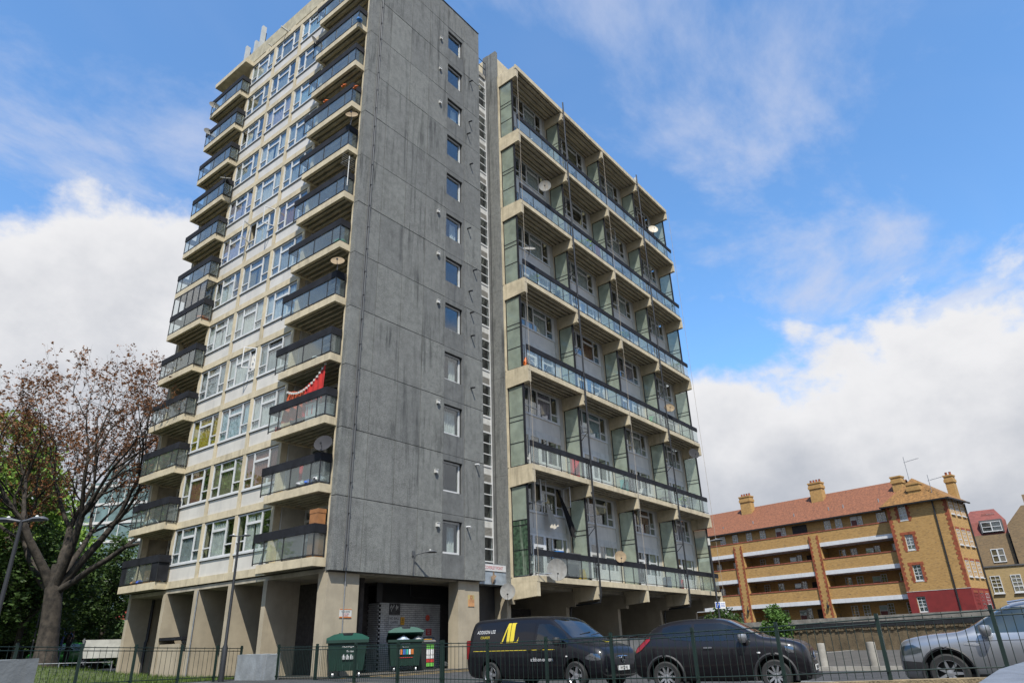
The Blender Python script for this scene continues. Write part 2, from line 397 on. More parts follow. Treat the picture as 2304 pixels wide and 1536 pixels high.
# generic window maker --------------------------------------------------------
FR = {}
def window(parent, key, w, h, cells, loc, rz, frame_m=UPVC, depth=.07, glass=GLASS, name='window', curtain=None, skip=()):
    if (key, frame_m.name) not in FR:
        FR[(key, frame_m.name)] = grid_solid([0, w], [0, h], [c for c in cells], 0, depth).mesh(name, frame_m)
    f = place(name, FR[(key, frame_m.name)], parent, loc, rz)
    for i, c in enumerate(cells):
        if i in skip: continue
        bx('pane', glass, f, c[0]-.004, c[1]+.004, depth*.45, depth*.45+.008, c[2]-.004, c[3]+.004)
    for cu in curtain or ():
        me, x, z, y = cu
        place('curtain', me, f, (x, y, z))
    return f
def sash(parent, w, h, loc, rz, frame_m=UPVC, rot=None):
    key = ('sash', round(w, 2), round(h, 2))
    if key not in FR: FR[key] = grid_solid([0, w], [0, h], [(.045, w-.045, .045, h-.045)], 0, .045).mesh('open_sash', frame_m)
    f = place('open_sash', FR[key], parent, loc, rz, rot=rot)
    return f
NET = mat('white_net_curtain', (.66, .65, .61), .9, var=.1, scale=5)
BLUEC = mat('pale_blue_curtain', (.42, .55, .60), .9, var=.12, scale=5)
BROWNC = mat('olive_brown_curtain', (.23, .20, .12), .9, var=.15, scale=5)
YELC = mat('yellow_curtain', (.50, .36, .03), .9, var=.2, scale=7)
PINKC = mat('mauve_curtain', (.48, .40, .46), .9, var=.15, scale=4)
GREYC = mat('grey_curtain', (.36, .38, .38), .9, var=.12, scale=5)
REDCU = mat('rust_curtain', (.28, .12, .07), .9, var=.15, scale=5)
CUR = {}
def cur(m, w, h, waves=5, seed=0):
    k = (m.name, round(w, 2), round(h, 2), seed % 3)
    if k not in CUR: CUR[k] = curtain_mesh(w, h, m, waves, .03, seed % 3)
    return CUR[k]

# gable windows
rw = random.Random(11)
for k in range(12):
    z = 4.51+ST*k
    c = []
    if k in (0, 2, 3, 6, 9): c = [(cur(NET, .45, 1.1, 3, k), .62, .09, .25)]
    if k == 2: c = [(cur(NET, .98, 1.1, 6, k), .09, .09, .22)]
    window(T, 'gable', 1.19, 1.37, [(.08, 1.11, .09, 1.29)], (21.67, YG+.16, z), 0, depth=.09, name='gable_window', curtain=c)
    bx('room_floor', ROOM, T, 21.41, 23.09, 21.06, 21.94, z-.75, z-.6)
    # overflow pipe, vent block
for (x, z) in ((23.55, 32.2), (23.46, 29.0), (23.3, 28.0), (23.51, 25.94), (23.3, 21.5), (23.75, 19.1), (23.4, 17.7), (23.5, 16.5), (23.54, 15.2), (23.52, 12.4), (23.8, 8.65), (23.17, 5.73)):
    b = MB().tube([(x, YG+.05, z), (x+.01, YG-.10, z), (x+.03, YG-.22, z-.02)], .045, 8)
    b.build('overflow_pipe', DARKM if z > 9 else UPVC, T, smooth=40)
for (x, z) in ((20.97, 31.2), (21.0, 33.6), (21.0, 28.7), (21.0, 21.4), (21.05, 18.9), (21.1, 16.2), (21.2, 11.1), (21.14, 7.9), (21.28, 5.63)):
    MB().box(x-.07, x+.07, YG-.10, YG+.02, z-.08, z+.08).box(x-.09, x+.09, YG-.12, YG-.08, z+.07, z+.09).build('vent_cowl', OLDWHITE, T)
for x, r in ((16.46, .022), (16.56, .03)):
    b = MB().tube([(x, YG-.05, 3.6), (x, YG-.05, 36.6)], r, 6)
    if r > .025:
        z = 4.4
        while z < 36: b.box(x-.05, x+.05, YG-.085, YG+.01, z, z+.03); z += 1.15
    b.build('lightning_conduit', mat('dark_grey_conduit', (.10, .105, .11), .6, var=.1), T)

# window facade ------------------------------------------------------------------
BAY = [24.75, 27.40, 30.05, 32.65]
for k in range(12):
    zb = 3.65+ST*k
    bx('floor_band', CREAM, T, X0, 16.94, 24.6, 30.05-.006, zb, zb+.30); bx('floor_band', CREAM, T, X0, 16.94, 30.05+.006, 32.52, zb, zb+.30)
bx('floor_band', CREAM, T, X0, 16.94, 24.6, 32.52, 35.21, 35.55)
for y in BAY:
    w = .11 if y in (27.40, 30.05) else .10
    for k in range(12):
        bx('mullion', CREAM, T, X0+.012, 16.25, y-w, y+w, 3.95+ST*k, 3.65+ST*(k+1))
W1, H1 = 2.43, 1.56
C1 = [(.05, .615, .49, 1.505), (.05, .615, .06, .435), (.685, 1.735, 1.19, 1.505), (.685, 1.735, .06, 1.085), (1.805, 2.38, .49, 1.505), (1.805, 2.38, .06, .435)]
PAL = [NET, NET, BLUEC, GREYC, NET, NET, PINKC, NET, GREYC, BROWNC, REDCU]
LED = mat('dark_sill_flashing', (.10, .10, .10), .6, var=.1)
for k in range(12):
    for j in range(3):
        y1 = BAY[j+1]-.11                     # left end of the bay as seen from the street
        z = 4.68+ST*k
        c = []; m = PAL[rw.randrange(len(PAL))]
        style = rw.random()
        if (k, j) == (2, 2): m = YELC; style = .1
        if (k, j) == (1, 1): m = BROWNC; style = .1
        if style < .66: c = [(cur(m, 1.15, 1.36, 7, k+j), .63, .06, .085)]
        elif style < .93: c = [(cur(m, .55, 1.36, 4, k), .66, .06, .09), (cur(m, .42, 1.36, 3, j), 1.33, .06, .09)]
        if style < .9 and rw.random() < .85: c += [(cur(m, .58, 1.36, 4, k+1), .05, .06, .10), (cur(m, .58, 1.36, 4, k+2), 1.81, .06, .10)]
        op = (k, j) in ((3, 0), (3, 1), (5, 0), (6, 1), (9, 1))
        skip = ()
        if (k, j) in ((3, 1), (6, 1)): skip = (0,) if (k, j) == (6, 1) else (4,)
        if (k, j) in ((3, 0), (11, 0)): skip = (2,)
        f = window(T, 'bay', W1, H1, C1, (X0+.05, y1, z), ROT_L, name='bay_window', curtain=c, skip=skip)
        if (k, j) == (6, 1): sash(f, .60, 1.05, (.05, 0, .47), R(-70)); sash(f, .60, 1.05, (2.38, -.02, .47), R(-105))
        if (k, j) == (3, 1): sash(f, .60, 1.05, (2.38, -.02, .47), R(-125))
        if (k, j) == (3, 0): sash(f, 1.08, .38, (.67, -.02, 1.5), 0, rot=(R(-130), 0, 0))
        # sill, dark flashing, spandrel panel
        bx('sill', UPVC, T, X0+.0, X0+.14, y1-W1, y1, z-.07, z)
        bx('flashing', LED, T, X0+.05, X0+.12, y1-W1, y1, z-.10, z-.07)
        bx('spandrel_panel', WPANEL, T, X0+.06, X0+.10, y1-W1+.03, y1-.03, 3.95+ST*k, z-.10)
        bx('head_gap', LED, T, X0+.10, X0+.2, y1-W1, y1, z+H1, z+H1+.05)

# balconies of the window facade ---------------------------------------------------
def ribbed(b, x0, x1, y0, y1, zt, th, along, n, mi=0, rib=.10):
    """slab with plate on top, edge beams and n ribs below"""
    b.box(x0, x1, y0, y1, zt-th*.42, zt, mi)
    zb = zt-th; e = .14
    if along == 'y':
        b.box(x0, x0+e, y0, y1, zb, zt-th*.42, mi); b.box(x1-e, x1, y0, y1, zb, zt-th*.42, mi)
        b.box(x0+e, x1-e, y0, y0+e, zb, zt-th*.42, mi); b.box(x0+e, x1-e, y1-e, y1, zb, zt-th*.42, mi)
        for i in range(n):
            x = x0+e+(x1-x0-2*e)*(i+.5)/n; b.box(x-rib/2, x+rib/2, y0+e, y1-e, zb+.02, zt-th*.42, 1)
    else:
        b.box(x0, x1, y0, y0+e, zb, zt-th*.42, mi); b.box(x0, x1, y1-e, y1, zb, zt-th*.42, mi)
        b.box(x0, x0+.2, y0+e, y1-e, zb, zt-th*.42, mi); b.box(x1-.2, x1, y0+e, y1-e, zb, zt-th*.42, mi); x0 += .2; x1 -= .2
        for i in range(n):
            y = y0+e+(y1-y0-2*e)*(i+.5)/n; b.box(x0, x1, y-rib/2, y+rib/2, zb+.02, zt-th*.42, 1)
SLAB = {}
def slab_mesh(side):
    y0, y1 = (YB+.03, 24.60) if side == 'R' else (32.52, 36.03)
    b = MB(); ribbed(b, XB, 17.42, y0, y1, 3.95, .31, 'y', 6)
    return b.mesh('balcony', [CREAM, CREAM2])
bandR = MB().box(XB-.02, XB+.07, YB+.06, 24.93, 4.80, 5.12).box(XB+.07, X0-.02, YB+.06, YB+.15, 4.80, 5.12).box(XB+.07, X0-.05, 24.84, 24.93, 4.80, 5.12).mesh('parapet_board', BLACK)
bandL = MB().box(XB-.02, XB+.07, 32.42, 36.05, 4.80, 5.12).box(XB+.07, X0-.02, 32.42, 32.51, 4.80, 5.12).box(XB+.07, 16.2, 35.96, 36.05, 4.80, 5.12).mesh('parapet_board', BLACK)
def rails(ys, near):
    b = MB(); b.box(XB, XB+.035, ys[0], ys[-1], 4.0, 4.035); b.box(XB+.035, X0-.03, near, near+.035, 4.0, 4.035)
    for y in ys: b.box(XB, XB+.035, y-.018, y+.018, 3.95, 4.80)
    b.box(X0-.06, X0-.02, near, near+.035, 3.95, 4.80)
    return b.mesh('glazing_rail', DARKM)
YR = [21.13, 21.68, 22.96, 24.21, 24.88]; YL = [32.47, 33.05, 34.3, 35.5, 36.0]
railR, railL = rails(YR, 21.13), rails(YL, 32.47)
slR, slL = slab_mesh('R'), slab_mesh('L')
CB = [(.10, .95, .12, 1.02), (.10, .95, 1.14, 1.78), (.10, .95, 1.88, 2.18), (1.10, 1.75, .95, 2.18), (1.86, 3.2, .95, 1.72), (1.86, 3.2, 1.82, 2.18)]
for k in range(12):
    dz = ST*k
    for side, sm, bm, rm, YS in (('R', slR, bandR, railR, YR), ('L', slL, bandL, railL, YL)):
        s = place('balcony', sm, T, (0, 0, dz))
        place('parapet_board', bm, s); place('glazing_rail', rm, s)
        for i in range(4):
            if side == 'L' and k == 0 and i in (0, 3): bx('solid_infill', BLACK, s, XB+.008, XB+.028, YS[i]+.01, YS[i+1]-.01, 4.035, 4.80); continue
            bx('glass_pane', BGLASS, s, XB+.012, XB+.022, YS[i]+.01, YS[i+1]-.01, 4.035, 4.80)
        if side == 'L' and k == 0: bx('solid_infill', BLACK, s, XB+.03, X0-.04, YS[0]+.008, YS[0]+.028, 4.035, 4.80)
        else: bx('glass_pane', BGLASS, s, XB+.03, X0-.06, YS[0]+.012, YS[0]+.022, 4.035, 4.80)
        # back wall of the loggia: door and window
        y1 = 24.55 if side == 'R' else 35.95
        c = [(cur([NET, GREYC, BLUEC][k % 3], 1.3, 1.2, 6, k), 1.88, .95, .2)] if k % 3 else []
        window(T, 'loggia', 3.35, 2.32, CB, (17.34, y1, 3.96+dz), ROT_L, frame_m=OLDWHITE, name='loggia_window', curtain=c)
        if side == 'R':
            bx('loggia_wall', REVEAL, T, 16.26, 17.43, 24.56, 24.66, 3.96+dz, 3.64+ST+dz)
            bx('edge_pier', CREAM, T, X0+.02, 16.2, YB+.005, YB+.13, 3.96+dz, 3.64+ST+dz)
        else:
            bx('loggia_wall', REVEAL, T, 16.26, 17.43, 32.44, 32.56, 3.96+dz, 3.64+ST+dz)
            bx('edge_pier', CREAM, T, 16.05, 16.35, 35.88, 36.0, 3.96+dz, 3.64+ST+dz)
# one loggia glazed in
eb = MB()
for y in (32.5, 33.2, 33.9, 34.6, 35.3, 36.0): eb.box(XB, XB+.05, y-.025, y+.025, 5.12, 6.28)
eb.box(XB, XB+.05, 32.5, 36.0, 6.22, 6.27); eb.box(XB+.05, X0, 32.48, 32.53, 6.22, 6.27); eb.box(XB+.05, X0, 32.48, 32.53, 5.12, 5.17)
e = eb.build('loggia_glazing', DARKM, T, (0, 0, ST*5))
for i in range(5): bx('pane', GLASS, e, XB+.02, XB+.03, 32.53+.7*i, 33.17+.7*i, 5.13, 6.22)
bx('pane', GLASS, e, XB+.06, X0-.02, 32.5, 32.51, 5.17, 6.22)

# roof of the taller block
MB().box(XB, 17.6, 32.45, 36.05, 35.21, 35.52).build('roof_canopy', CREAM, T)
MB().box(XB, 17.6, YB+.03, 24.65, 35.21, 35.52).build('roof_canopy', CREAM, T)
MB().box(16.35, 16.6, 24.7, 32.4, 35.55, 35.95).build('clerestory', LED, T)
MB().box(16.05, 16.3, YB+.05, 36.1, 35.9, 36.95).box(16.3, 24.4, 35.9, 36.1, 35.9, 36.95).build('roof_parapet', mat('stained_parapet', (.46, .42, .30), .85, var=.15, streak=.7, dirt=(.25, .22, .15)), T)
MB().box(16.3, 24.12, 21.06, 35.9, 35.56, 35.7).build('roof', CONC, T)
for y in (25.6, 28.2, 30.8): bx('parapet_outlet', CREAM, T, 16.0, 16.5, y, y+.5, 35.62, 35.82)
bx('projecting_beam', OLDWHITE, T, 15.5, 16.4, 28.9, 28.98, 35.75, 35.83); bx('projecting_beam', OLDWHITE, T, 15.75, 16.3, 30.6, 30.66, 35.7, 35.76)

# undercroft --------------------------------------------------------------------
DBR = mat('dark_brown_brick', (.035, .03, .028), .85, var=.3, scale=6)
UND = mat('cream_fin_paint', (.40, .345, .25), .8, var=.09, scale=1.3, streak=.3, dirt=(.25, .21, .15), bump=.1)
for y in (24.7, 27.2, 29.85, 32.55, 35.85):
    bx('fin_pier', UND, T, X0+.02, 17.45, y-.13, y+.13, -.05, 3.44)
bx('corner_column', UND, T, 15.97, 17.42, 20.93, 21.45, -.05, 3.46); bx('corner_column', UND, T, 22.85, 24.2, 20.93, 21.5, -.05, 3.46)
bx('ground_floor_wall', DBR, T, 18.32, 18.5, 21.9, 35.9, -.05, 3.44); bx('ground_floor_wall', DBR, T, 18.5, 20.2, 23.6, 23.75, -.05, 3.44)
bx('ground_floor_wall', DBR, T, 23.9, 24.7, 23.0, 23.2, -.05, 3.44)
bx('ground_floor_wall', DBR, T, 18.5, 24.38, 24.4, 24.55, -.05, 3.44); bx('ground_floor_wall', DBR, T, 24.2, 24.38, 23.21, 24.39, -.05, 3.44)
# shuttered louvres over the painted brick bin-store wall
lv = MB().box(20.1, 24.3, 22.98, 23.05, 2.66, 3.44)
for i in range(9): lv.add([(20.42, 22.98, 2.70+i*.08), (24.3, 22.98, 2.70+i*.08), (24.3, 22.93, 2.68+i*.08), (20.42, 22.93, 2.68+i*.08), (20.42, 22.98, 2.76+i*.08), (24.3, 22.98, 2.76+i*.08)], [(0, 1, 2, 3), (3, 2, 5, 4), (0, 3, 4), (1, 5, 2)])
lv.build('louvre_panel', mat('black_louvre', (.02, .02, .021), .6, var=.1), T)
PBR = mat('grey_painted_brick', (.50, .51, .52), .55, var=.16, scale=2.5, streak=.5, dirt=(.16, .15, .13))
bw = MB().box(20.36, 23.88, 23.0, 23.12, .0, 2.66).build('bin_store_wall', mat('dark_mortar', (.07, .07, .07), .9, var=.2), T)
bl, bh = .235, .0788
stuff = MB()
for r_ in range(33):
    z0 = 2.655-(r_+1)*bh
    x = 20.36-(.5*bl if r_ % 2 else 0); i = 0
    while x < 23.87:
        a, c = max(x, 20.365), min(x+bl-.014, 23.875)
        if c-a > .03:
            pr = rj.uniform(0, .006)
            if r_ < 19: bx('brick', PBR, bw, a, c, 22.985-pr, 23.001, z0, z0+bh-.014)
            else: stuff.box(a, c, 22.985-pr, 23.001, z0, z0+bh-.014)
        x += bl
sb = stuff.build('brick', PBR, bw); sb['kind'] = 'stuff'
b = MB()
for r_ in range(33):
    for i in range(3): b.box(20.30+.0, 20.362, 23.0+.235*i+(.11 if r_ % 2 else 0), 23.22+.235*i+(.11 if r_ % 2 else 0), 2.655-(r_+1)*bh, 2.655-(r_+1)*bh+bh-.014)
b.build('brick_return', PBR, T)
MB().tube([(21.9, 22.9, 3.4), (21.9, 22.86, 2.98), (22.05, 22.86, 2.9), (23.2, 22.86, 2.9)], .025, 6).build('conduit', DARKM, T)
MB().tube([(16.75, 20.9, -.02), (16.75, 20.9, 3.5)], .02, 6).build('conduit', GALV, T)
MB().tube([(17.0, 35.69, 3.4), (17.0, 35.69, 1.6), (16.95, 35.67, 1.5), (16.95, 35.67, 0)], .07, 8).build('drainpipe', DARKM, T, smooth=40)
MB().tube([(X0+.04, 29.70, 3.4), (X0+.04, 29.70, 0)], .025, 6).build('conduit', GALV, T)
bx('meter_cabinet', UND, T, 15.98, 16.7, 30.6, 32.3, 0, 1.35); bx('cable_tray', BLACK, T, 15.95, 16.6, 30.4, 32.4, 1.5, 1.62)

# stair core ---------------------------------------------------------------------
STW = 2.2
core_c = [(.06, STW-.12, .10, .64), (.06, STW-.12, .69, 1.22), (.06, STW-.12, 1.27, 1.78)]
for k in range(13):
    z = 4.0+ST*k-.09
    if k == 12: break
    f = window(T, 'core', STW, 1.86, core_c, (24.42, 22.0, z), 0, name='stair_window')
    bx('white_panel', OLDWHITE, T, 24.42, 26.55, 22.03, 22.07, z+1.86+.40, z+ST)
    l = MB().box(24.42, 26.5, 22.05, 22.09, z+1.86, z+2.26)
    for i in range(6): l.box(24.44, 26.48, 22.02, 22.05, z+1.88+i*.065, z+1.915+i*.065)
    l.build('louvre', LOUV, T)
    bx('stair_landing', CONC, T, 24.42, 26.55, 22.12, 22.85, z-.1, z+.05)
bx('white_mullion', UPVC, T, 26.50, 26.58, 21.97, 22.1, 3.9, 35.4)
bx('core_roof_edge', CONC, T, 24.42, 26.58, 21.95, 23, 35.4, 35.7)
bx('core_wall', BLACK, T, 24.42, 26.58, 22.2, 22.3, 0, 3.4)
for k in range(6):
    z0, z1 = 3.42+5.26*k, 3.42+5.26*(k+1)-.012
    if k == 5: z1 = 37.5
    bx('core_pier_panel', GREYS, T, 26.55, 26.80, 21.78, 22.2, z0, z1); bx('core_pier_panel', GREY, T, 26.58, 26.80, 21.12, 21.765, z0, z1)
MB().tube([(26.53, 21.77, 3.6), (26.53, 21.77, 34.5)], .012, 5).build('cable', DARKM, T)
rl = MB()
for z in (36.2, 36.75): rl.tube([(23.9, 21.9, z), (26.5, 21.9, z)], .025, 6)
for x in (24.0, 25.2, 26.48): rl.tube([(x, 21.9, 35.6), (x, 21.9, 36.75)], .025, 6)
rl.build('roof_guard_rail', DARKM, T)
# sign box over the entrance
bx('entrance_fascia', LEAD, T, 24.43, 26.56, 21.25, 22.0, 3.45, 4.36)
bx('entrance_shutter', mat('black_shutter', (.03, .03, .032), .5, var=.2), T, 24.43, 26.5, 21.95, 22.19, 0, 3.44)

# balcony wing --------------------------------------------------------------------
XW = [26.75+5.36*k for k in range(5)]
YW, YF, L2 = 19.6, 21.06, 5.26
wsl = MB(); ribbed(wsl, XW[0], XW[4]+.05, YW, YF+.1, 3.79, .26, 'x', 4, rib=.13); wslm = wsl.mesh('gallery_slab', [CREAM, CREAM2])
beam = MB().prism([(0, 2.90), (0, 3.54), (1.5, 3.54), (1.5, 2.80)], 0, .26)
bm_v = [(y, x+YW+.012, z) for x, y, z in beam.v]; beam.v = bm_v; beam_m = beam.mesh('cantilever_beam', CREAM)
C_UP = [(.10, .95, .50, 1.50), (.10, .95, .07, .43), (1.06, 1.80, .50, 1.50), (1.06, 1.80, .07, .43), (1.92, 2.55, .50, 1.50), (1.92, 2.55, .07, .43), (2.64, 3.85, 1.20, 1.50), (2.64, 3.85, .07, 1.08), (3.94, 4.5, .50, 1.50), (3.94, 4.5, .07, .43)]
C_LO = [(.10, .85, .85, 2.12), (.10, .85, .15, .75), (1.00, 1.65, .85, 2.12), (1.00, 1.65, .2, .75), (1.85, 2.60, 1.72, 2.12), (1.88, 2.57, .35, 1.58), (2.80, 3.35, .85, 2.12), (3.42, 4.3, 1.62, 2.12), (3.42, 4.3, .85, 1.54), (4.38, 4.72, .85, 2.12)]
seg = [.02, 1.34, 2.66, 3.98, 5.32]
screen_post = MB().box(-.045, .045, 20.0, 20.09, 3.79, 8.15).mesh('screen_frame', BLACK)
def screen_frame(zs):
    b = MB().box(-.045, .045, 19.99, 20.08, 3.79, 8.12).box(-.02, .02, 20.08, 21.02, 3.80, 3.84).box(-.02, .02, 20.08, 21.02, 8.06, 8.10).box(-.02, .02, 20.99, 21.03, 3.84, 8.06)
    for z in zs: b.box(-.018, .018, 20.08, 20.99, z-.018, z+.018)
    return b.mesh('screen_frame', BLACK)
SZ = [5.02, 6.17, 6.42]
scr = screen_frame(SZ)
rg = random.Random(5)
for k in range(7):
    dz = L2*k
    sl_ = place('gallery_slab', wslm, T, (0, 0, dz))
    for i in range(5):
        place('cantilever_beam', beam_m, T, (XW[i]+(0 if i == 0 else -.13), 0, dz))
    if k == 6: break
    for i in range(5):
        xx = XW[i]+(.10 if i == 0 else 0)
        f = place('balcony_screen', scr, T, (xx, 0, dz))
        zz = [3.84]+SZ+[8.06]
        for j in range(4):
            g = FILM if (k == 0 and i == 0 and j < 3) else FROST
            bx('frosted_pane', g, f, -.006, .006, 20.085, 20.985, zz[j]+.02, zz[j+1]-.02)
        bx('cross_wall', CREAM, T, XW[i]-(.02 if i == 0 else .12), XW[i]+.12, YF-.015, 21.96, 3.80+dz, 8.79+dz)
    for i in range(4):
        xl = XW[i]
        pb = MB().box(xl+.0, xl+5.33, YW+.02, YW+.10, 4.70+dz, 4.98+dz).build('parapet_board', BLACK, sl_, (0, 0, -dz))
        gr = MB(); gr.box(xl+.02, xl+5.33, YW+.045, YW+.075, 3.87, 3.90)
        for s_ in seg[:-1]: gr.box(xl+s_-.016, xl+s_+.016, YW+.04, YW+.08, 3.79, 4.70)
        gr.build('glazing_rail', DARKM, sl_)
        for s_ in range(4): bx('glass_pane', BGLASS, sl_, xl+seg[s_]+.02, xl+seg[s_+1]-.02, YW+.055, YW+.065, 3.90, 4.70)
        if i == 0: bx('glass_pane', BGLASS, sl_, xl+.02, xl+.03, YW+.12, 19.98, 3.90, 4.70) if k == 0 else None
        # infill facade
        curs = []
        m = PAL[rg.randrange(len(PAL))]
        if rg.random() < .85: curs = [(cur(m if m is not YELC else NET, 1.3, 1.4, 7, k+i), 2.6, .06, .10)]
        if rg.random() < .5: curs.append((cur(m, .8, 1.4, 4, k), 1.9, .06, .22))
        openw = (k, i) == (0, 0)
        f = window(T, 'wing_up', 4.75, 1.57, C_UP, (xl+.14, YF, 7.12+dz), 0, frame_m=UPVC if k < 3 else OLDWHITE, name='wing_window', curtain=curs, skip=(4, 8) if openw else ())
        if openw: sash(f, .68, 1.1, (1.90, -.02, .45), R(-75)); sash(f, .66, 1.1, (4.55, -.02, .45), R(-110)); sash(f, .7, 1.1, (1.83, -.02, .45), R(-112))
        if (k, i) == (4, 2): sash(f, .7, 1.1, (1.9, -.02, .45), R(-60))
        bx('cream_end_panel', REVEAL, T, xl+4.89, xl+5.24, YF+.01, YF+.06, 3.80+dz, 8.80+dz)
        bx('window_head', REVEAL, T, xl+.12, xl+4.89, YF+.02, YF+.07, 8.69+dz, 8.80+dz)
        bx('spandrel_panel', WPANEL, T, xl+.14, xl+1.90, YF+.02, YF+.06, 6.30+dz, 7.08+dz); bx('spandrel_panel', WPANEL, T, xl+1.93, xl+4.87, YF+.02, YF+.06, 6.30+dz, 7.08+dz)
        bx('sill', UPVC, T, xl+.12, xl+4.88, YF-.03, YF+.08, 7.07+dz, 7.12+dz)
        bx('floor_band', OLDWHITE, T, xl+.12, xl+4.88, YF+.01, YF+.07, 6.03+dz, 6.295+dz)
        cl = [(cur(PAL[rg.randrange(len(PAL))], .9, 1.2, 5, k), 3.4, .86, .2)] if rg.random() < .6 else []
        window(T, 'wing_lo', 4.75, 2.22, C_LO, (xl+.14, YF+.01, 3.805+dz), 0, frame_m=UPVC if (k+i) % 2 == 0 else OLDWHITE, name='wing_door_window', curtain=cl)
        bx('room_floor', CONC, T, xl+.15, xl+5.2, YF+.12, 21.94, 6.05+dz, 6.25+dz)
bx('wing_eaves', CREAM, T, XW[0]-.02, XW[4]+.07, YW-.02, YW+.08, 35.10, 35.42)
MB().box(26.8, 48.1, 21.2, 29.4, 35.2, 35.5).build('roof', CONC, T)
MB().box(26.82, 31.5, 21.5, 21.7, 35.5, 37.6).box(26.82, 27.0, 21.7, 27, 35.5, 37.6).build('roof_plant_room', CREAM, T)
# downpipes on the wing front
for i in (1, 3):
    x = XW[i]+.02
    b = MB().tube([(x, YW-.10, 3.0), (x, YW-.10, 36.0)], .05, 8)
    for k in range(7):
        z = 3.35+L2*k
        b.tube([(x-.02, YW+.9, z+.05), (x-.02, YW+.35, z-.12), (x-.02, YW+.1, z-.18), (x, YW-.1, z-.3)], .04, 6)
        if k < 6: b.tube([(x, YW-.1, z+3.2), (x-.0, YW+.38, z+3.2)], .02, 5); b.tube([(x, YW-.1, z+3.2), (x, YW+.38, z+2.75)], .02, 5); b.box(x-.07, x+.07, YW-.17, YW-.03, z+1.2, z+1.26)
    b.build('downpipe', DARKM, T, smooth=40)
for x in (XW[0]+.1, XW[2]+.0, XW[4]+.3):
    MB().tube([(x, YW-.05, 3.6), (x, YW-.05, 35.2)], .012, 5).build('cable', mat('pale_cable', (.35, .31, .25), .7, var=.1), T)
b = MB().tube([(XW[1], YW-.1, 3.05), (XW[1], YW-.05, 2.75), (XW[1], 20.4, 2.72), (XW[1]-.05, 21.3, 2.65), (XW[1]-.05, 21.4, 2.3), (XW[1]-.05, 21.4, 0)], .055, 8); b.build('downpipe', DARKM, T, smooth=40)
b = MB().tube([(XW[3], YW-.1, 3.05), (XW[3], YW-.05, 2.75), (XW[3], 20.3, 2.72), (XW[3]-.05, 21.25, 2.65), (XW[3]-.05, 21.35, 2.3), (XW[3]-.05, 21.35, 0)], .055, 8); b.build('downpipe', DARKM, T, smooth=40)
# undercroft of the wing
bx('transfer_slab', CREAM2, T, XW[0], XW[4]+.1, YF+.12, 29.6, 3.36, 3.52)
for i in range(5):
    bx('transfer_beam', UND, T, XW[i]-.13, XW[i]+.13, YF-.05, 29.5, 2.62, 3.36)
    bx('fin_pier', UND, T, XW[i]-.14, XW[i]+.14, 21.6, 24.6, -.3, 2.62)
    bx('fin_pier', UND, T, XW[i]-.14, XW[i]+.14, 26.6, 29.5, -.3, 2.62)
bx('entrance_pier', UND, T, 26.5, 26.78, 21.2, 21.6, -.1, 3.4)
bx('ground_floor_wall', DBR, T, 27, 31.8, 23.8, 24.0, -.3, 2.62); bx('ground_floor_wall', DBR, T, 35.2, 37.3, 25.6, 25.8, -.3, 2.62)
rebase(T, (21.0, 24.0, 0))
# ---------------------------------------------------------------- brick gallery flats
YB_ = brick_mat('yellow_stock_brick', (.56, .325, .10), (.42, .235, .065), (.34, .26, .15))
RB_ = mat('red_rubbing_brick', (.30, .075, .03), .85, var=.25, scale=3)
COPE = mat('red_tile_coping', (.30, .085, .045), .8, var=.2, scale=3)
BAND = mat('white_slab_edge', (.70, .71, .72), .7, var=.04, streak=.15)
TILE = mat('red_clay_tile', (.185, .066, .028), .85, var=.32, scale=5.0, bump=.9, bscale=9, speck=.22)
OTILE = mat('lichened_orange_tile', (.22, .11, .03), .9, var=.32, scale=4.0, bump=.9, bscale=9, speck=.12)
REDP = mat('dark_red_paint', (.22, .022, .020), .6, var=.10, scale=1.5)
DOORR = mat('dark_red_door', (.12, .012, .014), .4, var=.1)
GUT = mat('black_gutter', (.012, .012, .013), .5, var=0)
th = math.atan2(-.97808, -.20823)
F = thing('brick_flats', 'four storey yellow brick gallery flats with red tiled roof and chimneys', 'building', (79.585, 8.134, .3), th)
CS = [(a, b_, c, d) for (a, b_) in ((.06, .355), (.395, .69)) for (c, d) in ((.10, .47), (.55, .80), (.84, 1.10), (1.14, 1.40))]
def sash_window(parent, x, y, z, w=.75, h=1.46, rz=0, key='sash', curtain=True, name='window'):
    sx, sz = w/.75, h/1.46
    cells = [(a*sx, b_*sx, c*sz, d*sz) for a, b_, c, d in CS]
    f = window(parent, (key, round(w, 2), round(h, 2)), w, h, cells, (x, y, z), rz, depth=.06, name=name)
    MB().box(-.06, w+.06, -.10, .05, -.08, 0).build('window_sill', UPVC, f)
    if curtain: place('curtain', cur(NET, w*.8, h*.8, 4, 1), f, (w*.1, .14, h*.1))
    return f
def toothed(x0, x1, z0, z1, y, flip=0, step=.23):
    b = MB(); z = z0; i = 0
    while z < z1-.05:
        zz = min(z+step, z1); e = .12 if i % 2 else 0
        b.box(x0-(e if flip <= 0 else 0), x1+(e if flip >= 0 else 0), y-.02, y+.1, z, zz-.004); z = zz; i += 1
    return b
